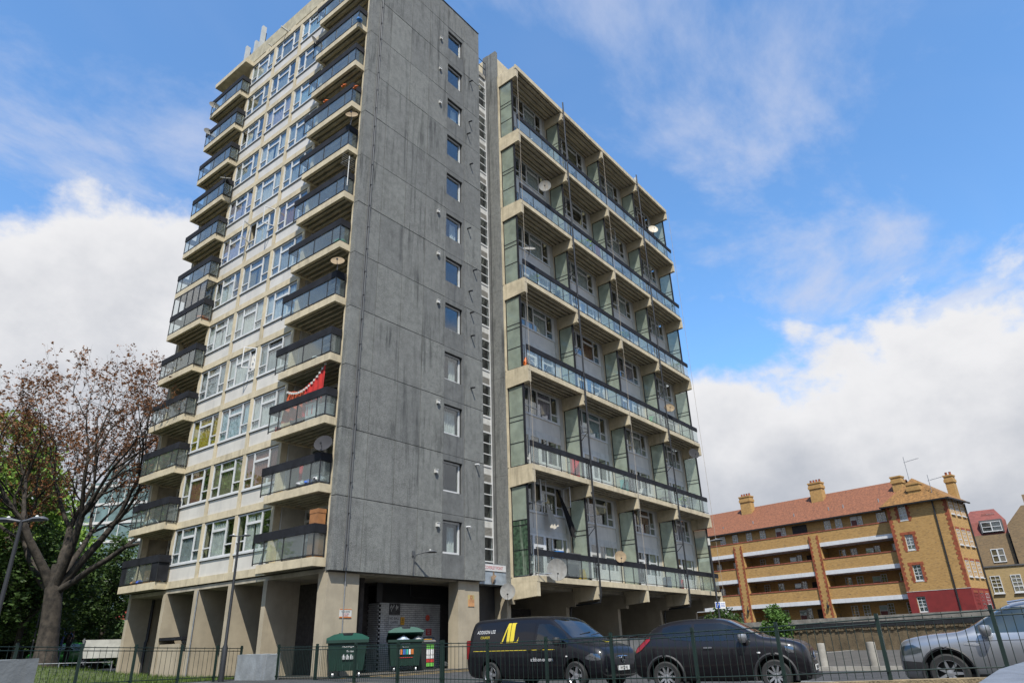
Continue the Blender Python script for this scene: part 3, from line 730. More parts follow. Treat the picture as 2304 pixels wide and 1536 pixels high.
# end bay
hol = [(-4.62, -3.85, z, z+1.5) for z in (11.0, 8.08, 5.16)]+[(-4.98, -4.15, 2.3, 3.75)]
grid_solid([-5.7, 0], [-.5, 12.6], hol, 0, .3).build('bay_wall', YB_, F)
MB().box(-5.7, -5.4, .3, 4.5, -.5, 12.6).box(-.3, 0, .3, 4.5, -.5, 12.6).box(-5.7, 0, 4.5, 4.8, -.5, 12.6).build('bay_side_wall', YB_, F)
grid_solid([-5.72, .015], [-.5, 4.22], [(-4.98, -4.15, 2.3, 3.75)], -.02, 0).build('painted_plinth', REDP, F)
MB().box(0.0, .02, .0, 4.8, -.5, 4.22).build('painted_plinth', REDP, F)
bx('plinth_cap', OLDWHITE, F, -5.73, .03, -.04, -.02, 4.21, 4.25)
bx('room_wall', ROOM, F, -5.3, -.4, 1.2, 1.3, 0, 12.5)
for z in (11.02, 8.10, 5.18):
    sash_window(F, -4.61, .08, z)
    if z < 11: toothed(-4.86, -4.64, z-.15, z+1.55, 0, -1).build('brick_surround', RB_, F); toothed(-3.83, -3.6, z-.15, z+1.55, 0, 1).build('brick_surround', RB_, F); bx('brick_lintel', RB_, F, -4.98, -3.5, -.025, .1, z+1.5, z+1.75)
    else: toothed(-4.86, -4.64, z-.15, z+1.5, 0, -1).build('brick_surround', RB_, F); toothed(-3.83, -3.6, z-.15, z+1.5, 0, 1).build('brick_surround', RB_, F)
sash_window(F, -4.97, .08, 2.32, .8, 1.4)
toothed(-5.72, -5.46, 4.25, 12.5, 0, 1).build('quoin', RB_, F); toothed(-.26, .02, 4.25, 12.5, 0, -1).build('quoin', RB_, F)
for fl in range(4):
    z = 2.3+2.92*fl
    for j, y in enumerate((.55, 2.0, 3.45)):
        f = sash_window(F, .02, y, z, .85, 1.5, UP, curtain=False)
        bx('brick_lintel', RB_, F, .0, .03, y-.1, y+.95, z+1.5, z+1.72)
MB().tube([(-1.2, -.08, 12.5), (-1.25, -.08, 6), (-1.3, -.08, 0)], .07, 8).build('soil_pipe', DARKM, F)
MB().tube([(.12, 4.6, 12.4), (.12, 4.6, 0)], .07, 8).build('soil_pipe', DARKM, F)
# gallery range
XL = -46
grid_solid([XL, -5.7], [-.5, 12.4], [], 3.0, 3.2).build('gallery_back_wall', YB_, F)
for i, z in enumerate((3.65, 6.60, 9.56)):
    MB().box(XL, -5.7, .55, 3.0, z, z+.16).box(XL, -5.7, .53, .62, z+.0, z+.42).build('gallery_slab', BAND, F)
    MB().box(XL, -5.7, .58, .84, z+.42, z+1.58).build('gallery_parapet', YB_, F)
    MB().box(XL, -5.7, .54, .90, z+1.58, z+1.70).build('coping', COPE, F)
MB().box(XL, -5.7, .86, 1.1, 11.26, 12.45).build('top_floor_wall', YB_, F)
for x in (-14.4, -24.2, -33.9):
    MB().box(x-.57, x+.57, .40, 1.0, -.5, 10.85).build('brick_pier', YB_, F)
    toothed(x-.57, x-.40, 0, 10.8, .40, 1).build('quoin', RB_, F); toothed(x+.40, x+.57, 0, 10.8, .40, -1).build('quoin', RB_, F)
    b = MB().tube([(x+.2, .3, 4.0), (x+.2, .25, 3.6)], .03, 5).lathe([(0, 3.2), (.12, 3.25), (.14, 3.5), (.03, 3.6)], 10, M=Matrix.Translation((x+.2, .25, 0))); b.build('bulkhead_lamp', DARKM, F)
    bx('party_wall', YB_, F, x-.15, x+.15, 1.0, 3.0, 0, 9.5)
for fl in range(4):
    z = .75+2.92*fl
    wy = 2.94 if fl < 3 else .80
    zz = z+1.30 if fl < 3 else 11.27
    hh = 1.35 if fl < 3 else 1.0
    for x in (-13.0, -11.72, -7.2, -21.1, -22.95, -24.9, -26.7, -31, -29.2, -36, -38, -41):
        if fl < 3 and abs(x+24.9) < .1: x = -25.6
        w = .95 if x == -7.2 else .72
        sash_window(F, x, wy, zz, w, hh, curtain=(int(-x*7+fl) % 3 != 0))
    for x in (-9.95, -18.95, -33.0):
        if fl < 3:
            bx('door_frame', UPVC, F, x-.06, x+.78, 2.92, 2.98, z+.12, z+2.5); bx('door', DOORR if (fl, x) != (2, -18.95) else BLUEC, F, x, x+.72, 2.89, 2.92, z+.15, z+1.95); bx('fanlight', GLASS, F, x, x+.72, 2.89, 2.915, z+2.02, z+2.42)
            sash_window(F, x+.85, 2.94, zz, .6, hh)
        else:
            bx('door_frame', UPVC, F, x-.06, x+.68, .81, .85, 11.27, 12.25); bx('door', DOORR, F, x, x+.6, .79, .81, 11.28, 11.85); sash_window(F, x+.75, .80, 11.27, .45, .95)
    bx('stair_opening', DBR, F, -16.9, -15.1, 2.96 if fl < 3 else .82, 2.99 if fl < 3 else .85, z+.2 if fl < 3 else 11.28, z+2.5 if fl < 3 else 12.2)
# roofs
MB().add([(XL, .25, 12.42), (-5.2, .25, 12.42), (-5.0, 5.4, 16.0), (XL, 5.4, 16.0), (XL, 10.6, 12.42), (-5, 10.6, 12.42)], [(0, 1, 2, 3), (3, 2, 5, 4), (0, 3, 4)]).build('main_roof', TILE, F)
MB().add([(-6.15, -.45, 12.55), (.45, -.45, 12.55), (.45, 5.2, 12.55), (-6.15, 5.2, 12.55), (-3.4, 2.5, 15.45), (-3.4, 2.9, 15.45)], [(0, 1, 4), (1, 2, 5, 4), (2, 3, 5), (3, 0, 4, 5)]).build('hip_roof', OTILE, F)
MB().box(-5.7, 0, .3, 4.5, 12.35, 12.5).build('eaves_board', GUT, F)
MB().box(-6.2, .5, -.5, -.38, 12.42, 12.56).box(.38, .5, -.38, 5.2, 12.42, 12.56).box(-6.2, -6.08, -.38, .3, 12.42, 12.56).box(XL, -6.2, .14, .26, 12.32, 12.46).build('gutter', GUT, F)
def chimney(x, y, z0, z1, w, d, pots):
    b = MB().box(x-w/2, x+w/2, y-d/2, y+d/2, z0, z1-.6).box(x-w/2-.08, x+w/2+.08, y-d/2-.08, y+d/2+.08, z1-.75, z1-.45).box(x-w/2-.02, x+w/2+.02, y-d/2-.02, y+d/2+.02, z1-.45, z1-.15).box(x-w/2-.08, x+w/2+.08, y-d/2-.08, y+d/2+.08, z1-.15, z1)
    c = b.build('chimney', YB_, F)
    for i in range(pots):
        px = x-w/2+w*(i+.5)/pots
        MB().lathe([(.14, z1), (.11, z1+.3), (.14, z1+.34), (.10, z1+.34)], 10, M=Matrix.Translation((px, y, 0))).build('chimney_pot', RB_, c)
    MB().box(x-w/2-.1, x+w/2+.1, y-d/2-.12, y-d/2, z0+.1, z0+.35).build('lead_flashing', GALV, c)
chimney(-24.3, 4.4, 14.4, 17.3, 1.45, .9, 4); chimney(-14.75, 4.4, 14.4, 17.3, 1.45, .9, 4)
chimney(-5.25, 3.6, 14.0, 16.1, 1.0, .9, 0); chimney(-2.85, 1.0, 12.8, 14.6, 1.2, .8, 0); chimney(-.65, 4.9, 11.8, 15.5, .75, .8, 2)
for x, z, y in ((-26.5, 13.3, 1.6), (-22.2, 13.4, 1.6), (-16.8, 13.5, 1.7), (-12.6, 13.6, 1.8), (-10.9, 13.6, 1.8), (-7.0, 13.6, 1.8)):
    MB().tube([(x, y, z-.4), (x, y, z+.25)], .06, 6).add([(x-.3, y-.2, z-.33), (x+.3, y-.2, z-.33), (x+.3, y+.25, z-.0), (x-.3, y+.25, z-.0)], [(0, 1, 2, 3)]).build('roof_vent', GALV, F)
for (x, y, z0, z1, a) in ((-4.0, 3.4, 15.2, 18.0, 1.5), (-1.1, .3, 12.4, 15.1, 1.3)):
    b = MB().tube([(x, y, z0), (x, y, z1)], .03, 5).tube([(x-.1, y, z1-.6), (x+a, y, z1-.45)], .02, 5)
    for i in range(6): b.tube([(x+.2+i*.22, y-.25, z1-.56+i*.02), (x+.2+i*.22, y+.25, z1-.56+i*.02)], .012, 4)
    b.build('roof_aerial', GALV, F)

# ---------------------------------------------------------------- terrace behind
H = thing('terraced_house', 'brown brick terraced house with red mansard roof at the right edge', 'building', (96, 0, 0), -UP)
HB = brick_mat('brown_stock_brick', (.30, .20, .10), (.22, .15, .08), (.2, .17, .12), darkamt=.35)
YB2 = brick_mat('pale_yellow_brick', (.44, .31, .13), (.38, .27, .11), (.32, .27, .2), darkamt=.15)
MAN = mat('red_slate_mansard', (.20, .055, .04), .8, var=.15, scale=2)
MB().box(-8.9, -4.6, 0, 8, 0, 10.7).build('main_wall', HB, H)
MB().prism([(-4.6, 0), (-4.6, 11.5), (-2.8, 13.4), (3, 13.4), (3, 0)], -.5, 8).build('party_wall', HB, H)
MB().add([(-9.1, .0, 10.7), (-4.65, .0, 10.7), (-4.65, .6, 12.2), (-9.1, .6, 12.2), (-8.0, 3.5, 13.9), (-5.6, 3.5, 13.9)], [(0, 1, 2, 3), (3, 2, 5, 4)]).add([(-9.1, 0, 10.7), (-9.1, .6, 12.2), (-8.0, 3.5, 13.9), (-9.1, 7, 10.7)], [(0, 1, 2, 3)]).build('mansard_roof', MAN, H)
d = MB().box(-7.2, -5.0, -.1, 1.2, 10.9, 12.3).build('dormer', LED, H)
window(d, 'dormer', 1.9, 1.1, [(.06, .9, .1, .5), (.06, .9, .56, 1.03), (1.0, 1.84, .1, .5), (1.0, 1.84, .56, 1.03)], (-7.05, -.17, 11.0), 0, name='dormer_window')
bx('skylight', GLASS, H, -6.9, -5.6, 1.9, 2.2, 13.15, 13.25)
f = window(H, 'terr', 1.25, 1.45, [(.08, .55, .1, .68), (.08, .55, .76, 1.37), (.7, 1.17, .1, .68), (.7, 1.17, .76, 1.37)], (-6.9, -.07, 7.7), 0, name='window')
MB().box(-8.8, -1, -5, -.02, 0, 6.9).build('rear_addition', YB2, H)
bx('lead_roof_edge', LED, H, -8.9, -1, -5.1, -.0, 6.9, 7.05)
for x in (-7.3, -5.5, -3.6):
    sash_window(H, x, -5.08, 4.3, .9, 1.75)
MB().tube([(-4.7, -.1, 10.5), (-4.7, -.1, 7)], .08, 6).build('drainpipe', DARKM, H)
MB().box(-2.5, -1.2, 2, 3, 13.4, 14.9).build('chimney', HB, H)
MB().tube([(-8.75, -.2, 8.5), (-8.75, -.4, 8.4)], .03, 5).lathe([(0, 0), (.35, .05), (.5, .14)], 16, M=Matrix.Translation((-8.5, -.6, 8.3)) @ Matrix.Rotation(R(100), 4, 'X')).build('satellite_dish', OLDWHITE, H)

# ---------------------------------------------------------------- glass tower far left
G = thing('glass_apartment_tower', 'turquoise glass apartment tower far behind the bare tree', 'building', (42, 104, 0), R(-60))
TUR = mat('turquoise_glazing', (.13, .20, .20), .15, var=.25, scale=.8)
REDC = mat('red_cladding', (.33, .05, .03), .6, var=.2)
MB().box(-5, 5, 0, 9, 0, 24).build('facade', TUR, G)
for k in range(9): bx('floor_band', OLDWHITE, G, -5.1, 5.1, -.12, 9.1, 2.5+k*2.6, 2.85+k*2.6)
for k in range(8):
    for i in range(6): bx('mullion', OLDWHITE, G, -5+i*1.98, -4.9+i*1.98, -.08, .0, 2.85+k*2.6, 5.1+k*2.6)
for k in range(2):
    for i in (4,): bx('red_panel', REDC, G, -4.9+i*1.98, -3.05+i*1.98, -.05, 0, 2.85+k*2.6, 5.1+k*2.6)
MB().box(-3.5, 4, 1, 8, 24.2, 27.5).build('penthouse', mat('pale_grey_cladding', (.4, .43, .46), .5, var=.1), G)
for k in range(4): bx('penthouse_window', TUR, G, -3.2+k*1.8, -1.8+k*1.8, .95, 1.0, 24.8, 26.8)

# ---------------------------------------------------------------- garage wall on the right
RC = mat('brown_roughcast', (.155, .115, .065), .95, var=.3, scale=2.0, bump=1.0, bscale=18, speck=.45, streak=.3, dirt=(.08, .06, .04))
th2 = math.atan2(26, 10.5)
GW = thing('roughcast_garage_wall', 'long low brown roughcast wall with black felt edge and concrete coping', 'wall', (49.2, -4, -.27), th2)
MB().box(0, 34, -.25, 0, 0, 1.55).build('roughcast_face', RC, GW)
b = MB()
i = 0
x = 0
rr = random.Random(2)
while x < 34: b.box(x, x+.20, -.27, .06, 1.50-rr.uniform(0, .16), 1.58); x += .24
b.build('ragged_render_edge', RC, GW)
MB().box(0, 34, -.4, .08, 1.581, 1.93).build('felt_fascia', mat('black_roof_felt', (.022, .023, .027), .7, var=.2), GW)
MB().box(0, 34, -2.0, -.9, 0, 2.30).build('rear_wall', CONC, GW)
MB().box(0, 34, -.9, -.4, 1.6, 1.75).build('felt_roof', BLACK, GW)
# ---------------------------------------------------------------- trees
def leaf_mat(name, col, var=.35):
    if name in MATS: return MATS[name]
    m = bpy.data.materials.new(name); m.use_nodes = True; t = m.node_tree; b = t.nodes['Principled BSDF']
    p = _pos(t); n = noise_n(t, p, 1.1, 5, .7); n2 = noise_n(t, p, 11, 2, .6)
    c = mixc_n(t, smooth_n(t, n, .3, .7), tuple(x*(1-var) for x in col), tuple(min(1, x*(1+var)) for x in col))
    c = mixc_n(t, math_n(t, 'MULTIPLY', smooth_n(t, n2, .45, .75), .5), c, tuple(min(1, x*1.5+.01) for x in col))
    t.links.new(c, b.inputs['Base Color']); b.inputs['Roughness'].default_value = .55; b.inputs['Specular IOR Level'].default_value = .25
    tl = N(t, 'ShaderNodeBsdfTranslucent'); t.links.new(c, tl.inputs[0])
    mx = N(t, 'ShaderNodeMixShader'); mx.inputs[0].default_value = .28
    t.links.new(b.outputs[0], mx.inputs[1]); t.links.new(tl.outputs[0], mx.inputs[2]); t.links.new(mx.outputs[0], t.nodes['Material Output'].inputs[0])
    MATS[name] = m; return m
BARK = mat('plane_bark', (.045, .037, .029), .95, var=.45, scale=3.5, bump=1.0, bscale=14, streak=.6, dirt=(.05, .04, .03))
BARK2 = mat('dark_bark', (.05, .042, .032), .95, var=.3, scale=4, bump=.8, bscale=16)
RUST = leaf_mat('rust_brown_buds', (.19, .085, .035), .4)
LEAFG = leaf_mat('fresh_green_leaves', (.17, .28, .045))
LEAFD = leaf_mat('dark_green_leaves', (.046, .082, .02))
LEAFC = leaf_mat('conifer_green', (.075, .145, .030))
def rvec(r):
    while True:
        v = Vector((r.uniform(-1, 1), r.uniform(-1, 1), r.uniform(-1, 1)))
        if .05 < v.length < 1: return v.normalized()
def branch(b, r, p, d, L, rad, lev, maxlev, tips, upb=.12, wig=.16):
    n = 4 if lev < 3 else 3
    pts = [p.copy()]; rs = [rad]; q = p.copy(); dd = d.copy()
    for i in range(n):
        dd = (dd + rvec(r)*wig + Vector((0, 0, upb*(.5 if lev < 2 else 1)))).normalized()
        q = q + dd*(L/n); pts.append(q.copy()); rs.append(rad*(1-.38*(i+1)/n))
    b.tube(pts, rs, 8 if lev == 0 else (6 if lev < 3 else (4 if lev < 5 else 3)), caps=False)
    if lev >= 3:
        for i in range(1, n+1): tips.append((pts[i], dd))
    if lev >= maxlev: return
    k = 2 if r.random() < .55 else 3
    if lev == 0: k = 3
    for i in range(k):
        ax = dd.cross(rvec(r)).normalized(); ang = R(r.uniform(18, 42))
        nd = Matrix.Rotation(ang, 3, ax) @ dd
        branch(b, r, q, nd, L*r.uniform(.66, .86), rs[-1]*(.88 if k == 2 else .76), lev+1, maxlev, tips, upb, wig)
    if lev >= 1:
        for i in range(1, n):
            if r.random() < .55:
                ax = dd.cross(rvec(r)).normalized(); nd = Matrix.Rotation(R(r.uniform(30, 65)), 3, ax) @ dd
                branch(b, r, pts[i], nd, L*r.uniform(.4, .65), rs[i]*.5, min(maxlev, lev+2), maxlev, tips, upb, wig)
def leaves(b, r, p, n, spread, size, flat=.5):
    for i in range(n):
        c = p + rvec(r)*spread*r.random()
        a = rvec(r); a.z *= flat; a.normalize(); u = a.cross(rvec(r)).normalized(); s = size*r.uniform(.6, 1.3)
        b.add([c-a*s, c+u*s*.5, c+a*s, c-u*s*.5], [(0, 1, 2, 3)])
# the big bare plane tree
def bare_tree():
    r = random.Random(21); t = thing('bare_tree', 'tall bare tree with rust brown buds beside the tower', 'tree', (15.6, 43.6, .45)); t.scale = (1.38, 1.38, 1.34)
    b = MB(); tips = []
    pts = [(0, 0, -.2), (.02, 0, .5), (-.05, .05, 1.6), (-.12, .05, 2.3), (-.2, .08, 3.0), (-.28, .1, 3.9)]
    b.tube(pts, [.56, .40, .34, .33, .31, .16], 14, caps=False)
    base = Vector((-.2, .08, 2.75))
    # right-hand direction of the picture is (+.61,-.79)
    for (lat, dep, u_, L, rad) in ((-1.1, .2, 1.0, 2.7, .17), (-.55, -.3, 1.3, 3.0, .20), (-.1, .4, 1.5, 2.9, .21), (.35, -.2, 1.35, 3.0, .20), (.75, .2, 1.15, 3.0, .19), (1.15, -.1, .75, 3.1, .15), (-1.2, .6, .8, 2.8, .15), (.15, .7, 1.2, 2.8, .15)):
        d = Vector((.61*lat+.79*dep, -.79*lat+.61*dep, u_)).normalized()
        branch(b, r, base+d*.15, d, L, rad, 0, 6, tips, .06, .14)
    b.build('trunk', BARK, t, smooth=60)
    lb = MB()
    for p, d in tips:
        if r.random() < .36: leaves(lb, r, p+d*.05, r.randint(3, 6), .13, .06)
    lb.build('crown', RUST, t)
    return t
bare_tree()
# leafy trees: one crown and trunk per kind, copied
def leafy(name, label, loc, h, w, m, seed, clumps, per, size, bark=BARK2, low=.22):
    r = random.Random(seed); t = thing(name, label, 'tree', loc)
    b = MB(); tips = []
    b.tube([(0, 0, -.3), (.05, 0, h*.18), (.1, .05, h*.3)], [.28*h/12, .22*h/12, .2*h/12], 8, caps=False)
    for i in range(5):
        a = i*1.26+r.random(); d = Vector((math.cos(a)*.6, math.sin(a)*.6, 1)).normalized()
        branch(b, r, Vector((.1, .05, h*.28)), d, h*.2, .12*h/12, 1, 3, tips, .05, .15)
    b.build('trunk', bark, t, smooth=60)
    lb = MB()
    for i in range(clumps):
        v = rvec(r)*(r.random()**.4); z = h*(low+(1-low)*(.5+.5*v.z)); k = 1-.45*max(0, v.z)**2
        c = Vector((v.x*w/2*k, v.y*w/2*k, z))
        leaves(lb, r, c, per, w*.11, size)
    lb.build('crown', m, t); return t
sp = [  # x, y, height, width, kind, label
 (9, 50, 11.5, 9, 0, 'pale green tree behind the trunk of the bare tree'), (14.5, 56, 12.5, 9, 0, 'fresh green tree right of the bare trunk, in front of the glass tower'),
 (4.5, 46, 9.5, 8, 0, 'green tree at the left edge, nearest the railing'), (20.5, 62, 8.8, 8, 0, 'low green tree left of the tower fins, under the glass tower'), (13.0, 68, 13, 10, 0, 'tall pale green tree left of the glass tower'),
 (9, 63, 12, 10, 0, 'green tree far behind the bare trunk'), (24.0, 70, 7.0, 9, 1, 'dark tree seen between the tower fins'), (2, 58, 14, 10, 0, 'big green tree at the far left of the park'), (28, 82, 8, 10, 1, 'dark tree farthest back, under the glass tower'), (15.5, 47.5, 6.0, 6, 1, 'low dark tree beside the grey board'), (17.6, 59.5, 11.5, 8, 0, 'slender green tree between the bare trunk and the tower'), (22.5, 54, 6.5, 6, 1, 'low dark tree behind the leftmost fin')]
protoL = {}
for i, (x, y, h, w, kd, lab) in enumerate(sp):
    if kd not in protoL:
        t = leafy('leafy_tree', lab, (x, y, .5), 12, 9, [LEAFG, LEAFD][kd], 31+kd, 300, 34, .20, low=.16); protoL[kd] = t
        t.scale = (w/8, w/8, h/9.2)
    else:
        t = copy_tree(protoL[kd], None, (x, y, .5), i*1.1); t.scale = (w/8, w/8, h/9.2)
    tag(t, lab, 'tree', 'park trees')
cb = thing('garden_shrub', 'bright green rounded shrub in front of the brick flats', 'shrub', (57.0, 19.1, -.2))
r = random.Random(4); lb = MB()
for i in range(260):
    v = rvec(r)*(r.random()**.35)
    leaves(lb, r, Vector((v.x*1.15*(1-.35*max(0, v.z)), v.y*1.15*(1-.35*max(0, v.z)), 1.75+v.z*1.55)), 14, .3, .12)
lb.build('foliage', LEAFC, cb); MB().tube([(0, 0, -.1), (0, 0, 2.4)], [.08, .03], 6).build('stem', BARK2, cb)
rb = thing('rose_bush', 'loose dark green bush with pale flowers beside the tower wing', 'shrub', (52.0, 21.4, -.2))
lb = MB(); fl = MB()
for i in range(240):
    v = rvec(r)*(r.random()**.4); c = Vector((v.x*1.5, v.y*1.5, 1.9+v.z*1.3)); leaves(lb, r, c, 12, .3, .12)
    if r.random() < .25: leaves(fl, r, c+Vector((0, 0, .1)), 3, .1, .09)
lb.build('foliage', LEAFD, rb); fl.build('blossom', mat('pale_lilac_petals', (.55, .5, .6), .7, var=.1), rb)
b = MB()
for i in range(5): b.tube([(0, 0, -.1), (r.uniform(-.4, .4), r.uniform(-.4, .4), 1), (r.uniform(-.9, .9), r.uniform(-.9, .9), 2.2)], [.04, .03, .015], 5)
b.build('stem', BARK2, rb)
# grass on the lawn
gb = MB(); r = random.Random(8)
for i in range(16000):
    x = r.uniform(3, 15.3); y = 24.7+20*r.random()**2.0; z = gz(x, y)+.01; hgt = r.uniform(.05, .16)*(1.5 if r.random() < .08 else 1); a = r.random()*6.28; dx_, dy_ = math.cos(a)*.012, math.sin(a)*.012
    gb.add([(x-dx_, y-dy_, z), (x+dx_, y+dy_, z), (x+r.uniform(-.05, .05), y+r.uniform(-.05, .05), z+hgt)], [(0, 1, 2)])
struct(gb.build('grass', leaf_mat('grass_blades', (.075, .115, .022))), 'stuff')
# ---------------------------------------------------------------- vehicles
PAINTB = mat('black_car_paint', (.006, .006, .009), .42, var=0, coat=.45, spec=.2)
PAINTP = mat('black_plum_car_paint', (.007, .006, .008), .42, var=0, coat=.45, spec=.2)
PAINTS = mat('silver_car_paint', (.36, .37, .385), .34, metal=.75, var=0, coat=.8)
PAINTG = mat('lime_green_car_paint', (.03, .22, .035), .35, var=0, coat=.5)
TRIM = mat('black_plastic_trim', (.02, .02, .021), .6, var=.1)
CARGL = glass_mat('tinted_car_glass', (.34, .40, .40), .09)
WSGL = glass_mat('windscreen_glass', (.45, .55, .55), .16)
ALLOY = mat('alloy_rim', (.55, .56, .58), .3, metal=.8, var=.05)
CHROME = mat('chrome_trim', (.7, .71, .73), .15, metal=1., var=0)
LAMPC = glass_mat('headlamp_lens', (.75, .8, .82), .2)
LAMPR = mat('red_tail_lamp', (.22, .006, .008), .3, var=0, coat=.4)
PLATE = mat('white_number_plate', (.75, .75, .72), .5, var=0)
INK = mat('black_lettering', (.01, .01, .01), .6, var=0)
YLW = mat('yellow_vinyl_lettering', (.70, .56, .04), .5, var=0)
WVN = mat('white_vinyl_lettering', (.75, .75, .75), .5, var=0)
def chaikin(pts, n):
    for _ in range(n):
        o = [pts[0]]
        for a, b_ in zip(pts, pts[1:]):
            o.append((a[0]*.75+b_[0]*.25, a[1]*.75+b_[1]*.25)); o.append((a[0]*.25+b_[0]*.75, a[1]*.25+b_[1]*.75))
        o.append(pts[-1]); pts = o
    return pts
class Car:
    """loft through cross sections: x, sill z, shoulder z, shoulder half-width, roof z, roof half-width"""
    def __init__(s, st): s.st = sorted(st)
    def sec(s, x):
        S = s.st; x = max(S[0][0], min(S[-1][0], x))
        for i in range(len(S)-1):
            if S[i][0] <= x <= S[i+1][0]: break
        a, b_ = S[i], S[i+1]; t = (x-a[0])/(b_[0]-a[0]); out = []
        for k in range(1, 6):
            p0 = S[max(i-1, 0)]; p3 = S[min(i+2, len(S)-1)]
            da = (b_[k]-a[k]); m0 = (b_[k]-p0[k])/(b_[0]-p0[0])*(b_[0]-a[0]); m1 = (p3[k]-a[k])/(p3[0]-a[0])*(b_[0]-a[0])
            if da == 0: m0 = m1 = 0
            else:
                m0 = max(0, min(3, m0/da))*da; m1 = max(0, min(3, m1/da))*da
            h = t*t*(3-2*t); out.append(a[k]+da*h + m0*(t**3-2*t*t+t) + m1*(t**3-t*t) if True else 0)
        return out
    def ring(s, x):
        zb, zs, ws, zr, wr = s.sec(x)
        return chaikin([(0, zb), (ws*.80, zb), (ws*.955, zb+.10), (ws*1.0, zb+(zs-zb)*.55), (ws*.985, zs), (wr, zr-.10*min(1, (zr-zs)*2)), (wr*.80, zr-.012), (0, zr)], 2)
    def body(s, n=64):
        b = MB(); x0, x1 = s.st[0][0], s.st[-1][0]; rows = []
        X = [x0+(x1-x0)*(.5-.5*math.cos(math.pi*i/n)) for i in range(n+1)]
        for x in X:
            r_ = s.ring(x); row = [(x, y, z) for y, z in r_]+[(x, -y, z) for y, z in reversed(r_[1:-1])]; rows.append(row)
        k = len(rows[0]); b.add([v for r_ in rows for v in r_], [(i*k+j, (i+1)*k+j, (i+1)*k+(j+1) % k, i*k+(j+1) % k) for i in range(n) for j in range(k)])
        b.f.append(list(range(k))); b.m.append(0); b.f.append([n*k+j for j in reversed(range(k))]); b.m.append(0)
        return b
    def side_y(s, x, z):
        r_ = s.ring(x); best = None
        for (y0, z0), (y1, z1) in zip(r_, r_[1:]):
            if min(z0, z1)-1e-6 <= z <= max(z0, z1)+1e-6 and abs(z1-z0) > 1e-6:
                y = y0+(y1-y0)*(z-z0)/(z1-z0); best = y if best is None else max(best, y)
        return best if best is not None else r_[len(r_)//2][0]
    def top_z(s, x, y):
        r_ = s.ring(x); y = abs(y); best = 0
        for (y0, z0), (y1, z1) in zip(r_, r_[1:]):
            if min(y0, y1)-1e-6 <= y <= max(y0, y1)+1e-6 and abs(y1-y0) > 1e-6:
                best = max(best, z0+(z1-z0)*(y-y0)/(y1-y0))
        return best
    def patch_side(s, poly, side, off=.008, n=10):
        """poly: list of (x, z_low, z_high)"""
        b = MB(); rows = []
        for (xa, la, ha), (xb, lb, hb) in zip(poly, poly[1:]):
            for i in range(n if (xb, lb, hb) == poly[-1] else n):
                t = i/n; rows.append((xa+(xb-xa)*t, la+(lb-la)*t, ha+(hb-ha)*t))
        rows.append(poly[-1]); m = 6; vs = []
        for x, l, h in rows:
            for j in range(m+1):
                z = l+(h-l)*j/m; vs.append((x, side*(s.side_y(x, z)+off), z))
        b.add(vs, [(i*(m+1)+j, (i+1)*(m+1)+j, (i+1)*(m+1)+j+1, i*(m+1)+j+1) for i in range(len(rows)-1) for j in range(m)])
        return b
    def patch_top(s, x0, x1, f0, f1, off=.010, n=10, m=14):
        b = MB(); vs = []
        for i in range(n+1):
            x = x0+(x1-x0)*i/n; wr = s.sec(x)[4]; f = f0+(f1-f0)*i/n
            for j in range(m+1):
                y = (-1+2*j/m)*f*wr; vs.append((x, y, s.top_z(x, y)+off))
        b.add(vs, [(i*(m+1)+j, (i+1)*(m+1)+j, (i+1)*(m+1)+j+1, i*(m+1)+j+1) for i in range(n) for j in range(m)]); return b
WHEELS = {}
def wheel(parent, x, y, r, spokes, side):
    key = (round(r, 3), spokes)
    if key not in WHEELS:
        A = Matrix.Rotation(R(90), 4, 'X')
        ty = MB().lathe([(r*.66, -.10), (r*.90, -.11), (r*.985, -.085), (r, -.05), (r, .05), (r*.985, .085), (r*.90, .11), (r*.66, .10)], 36, M=A).mesh('tyre', RUBBER, 40)
        rm = MB().lathe([(r*.68, .095), (r*.64, .10), (r*.62, .05), (r*.60, -.05), (.0, -.05)], 36, M=A)
        sp_ = MB()
        for i in range(spokes):
            a = i*2*math.pi/spokes
            for da in ((-.16, .16),):
                ca, sa = math.cos(a), math.sin(a)
                w0, w1 = r*.13, r*.10 if spokes < 6 else r*.06
                if spokes >= 6: w0 = r*.08
                def P(rad, off, h): return (rad*ca-off*sa, -h, rad*sa+off*ca)
                sp_.add([P(r*.05, -w0, .075), P(r*.05, w0, .075), P(r*.66, w1, .092), P(r*.66, -w1, .092), P(r*.05, -w0, .03), P(r*.05, w0, .03), P(r*.66, w1, .05), P(r*.66, -w1, .05)],
                        [(0, 1, 2, 3), (0, 3, 7, 4), (1, 5, 6, 2), (2, 6, 7, 3), (7, 6, 5, 4)])
        sp_.lathe([(r*.17, .06), (r*.16, .085), (0, .09)], 20, M=A); sp_.lathe([(r*.69, .085), (r*.66, .104), (r*.63, .09)], 36, M=A)
        WHEELS[key] = (ty, rm.mesh('rim_well', TRIM, 40), sp_.mesh('rim', ALLOY, 30))
    ty, rm, spm = WHEELS[key]
    w = place('wheel', ty, parent, (x, y, r), rz=0 if side < 0 else math.pi)
    place('rim_well', rm, w); place('rim', spm, w)
    return w
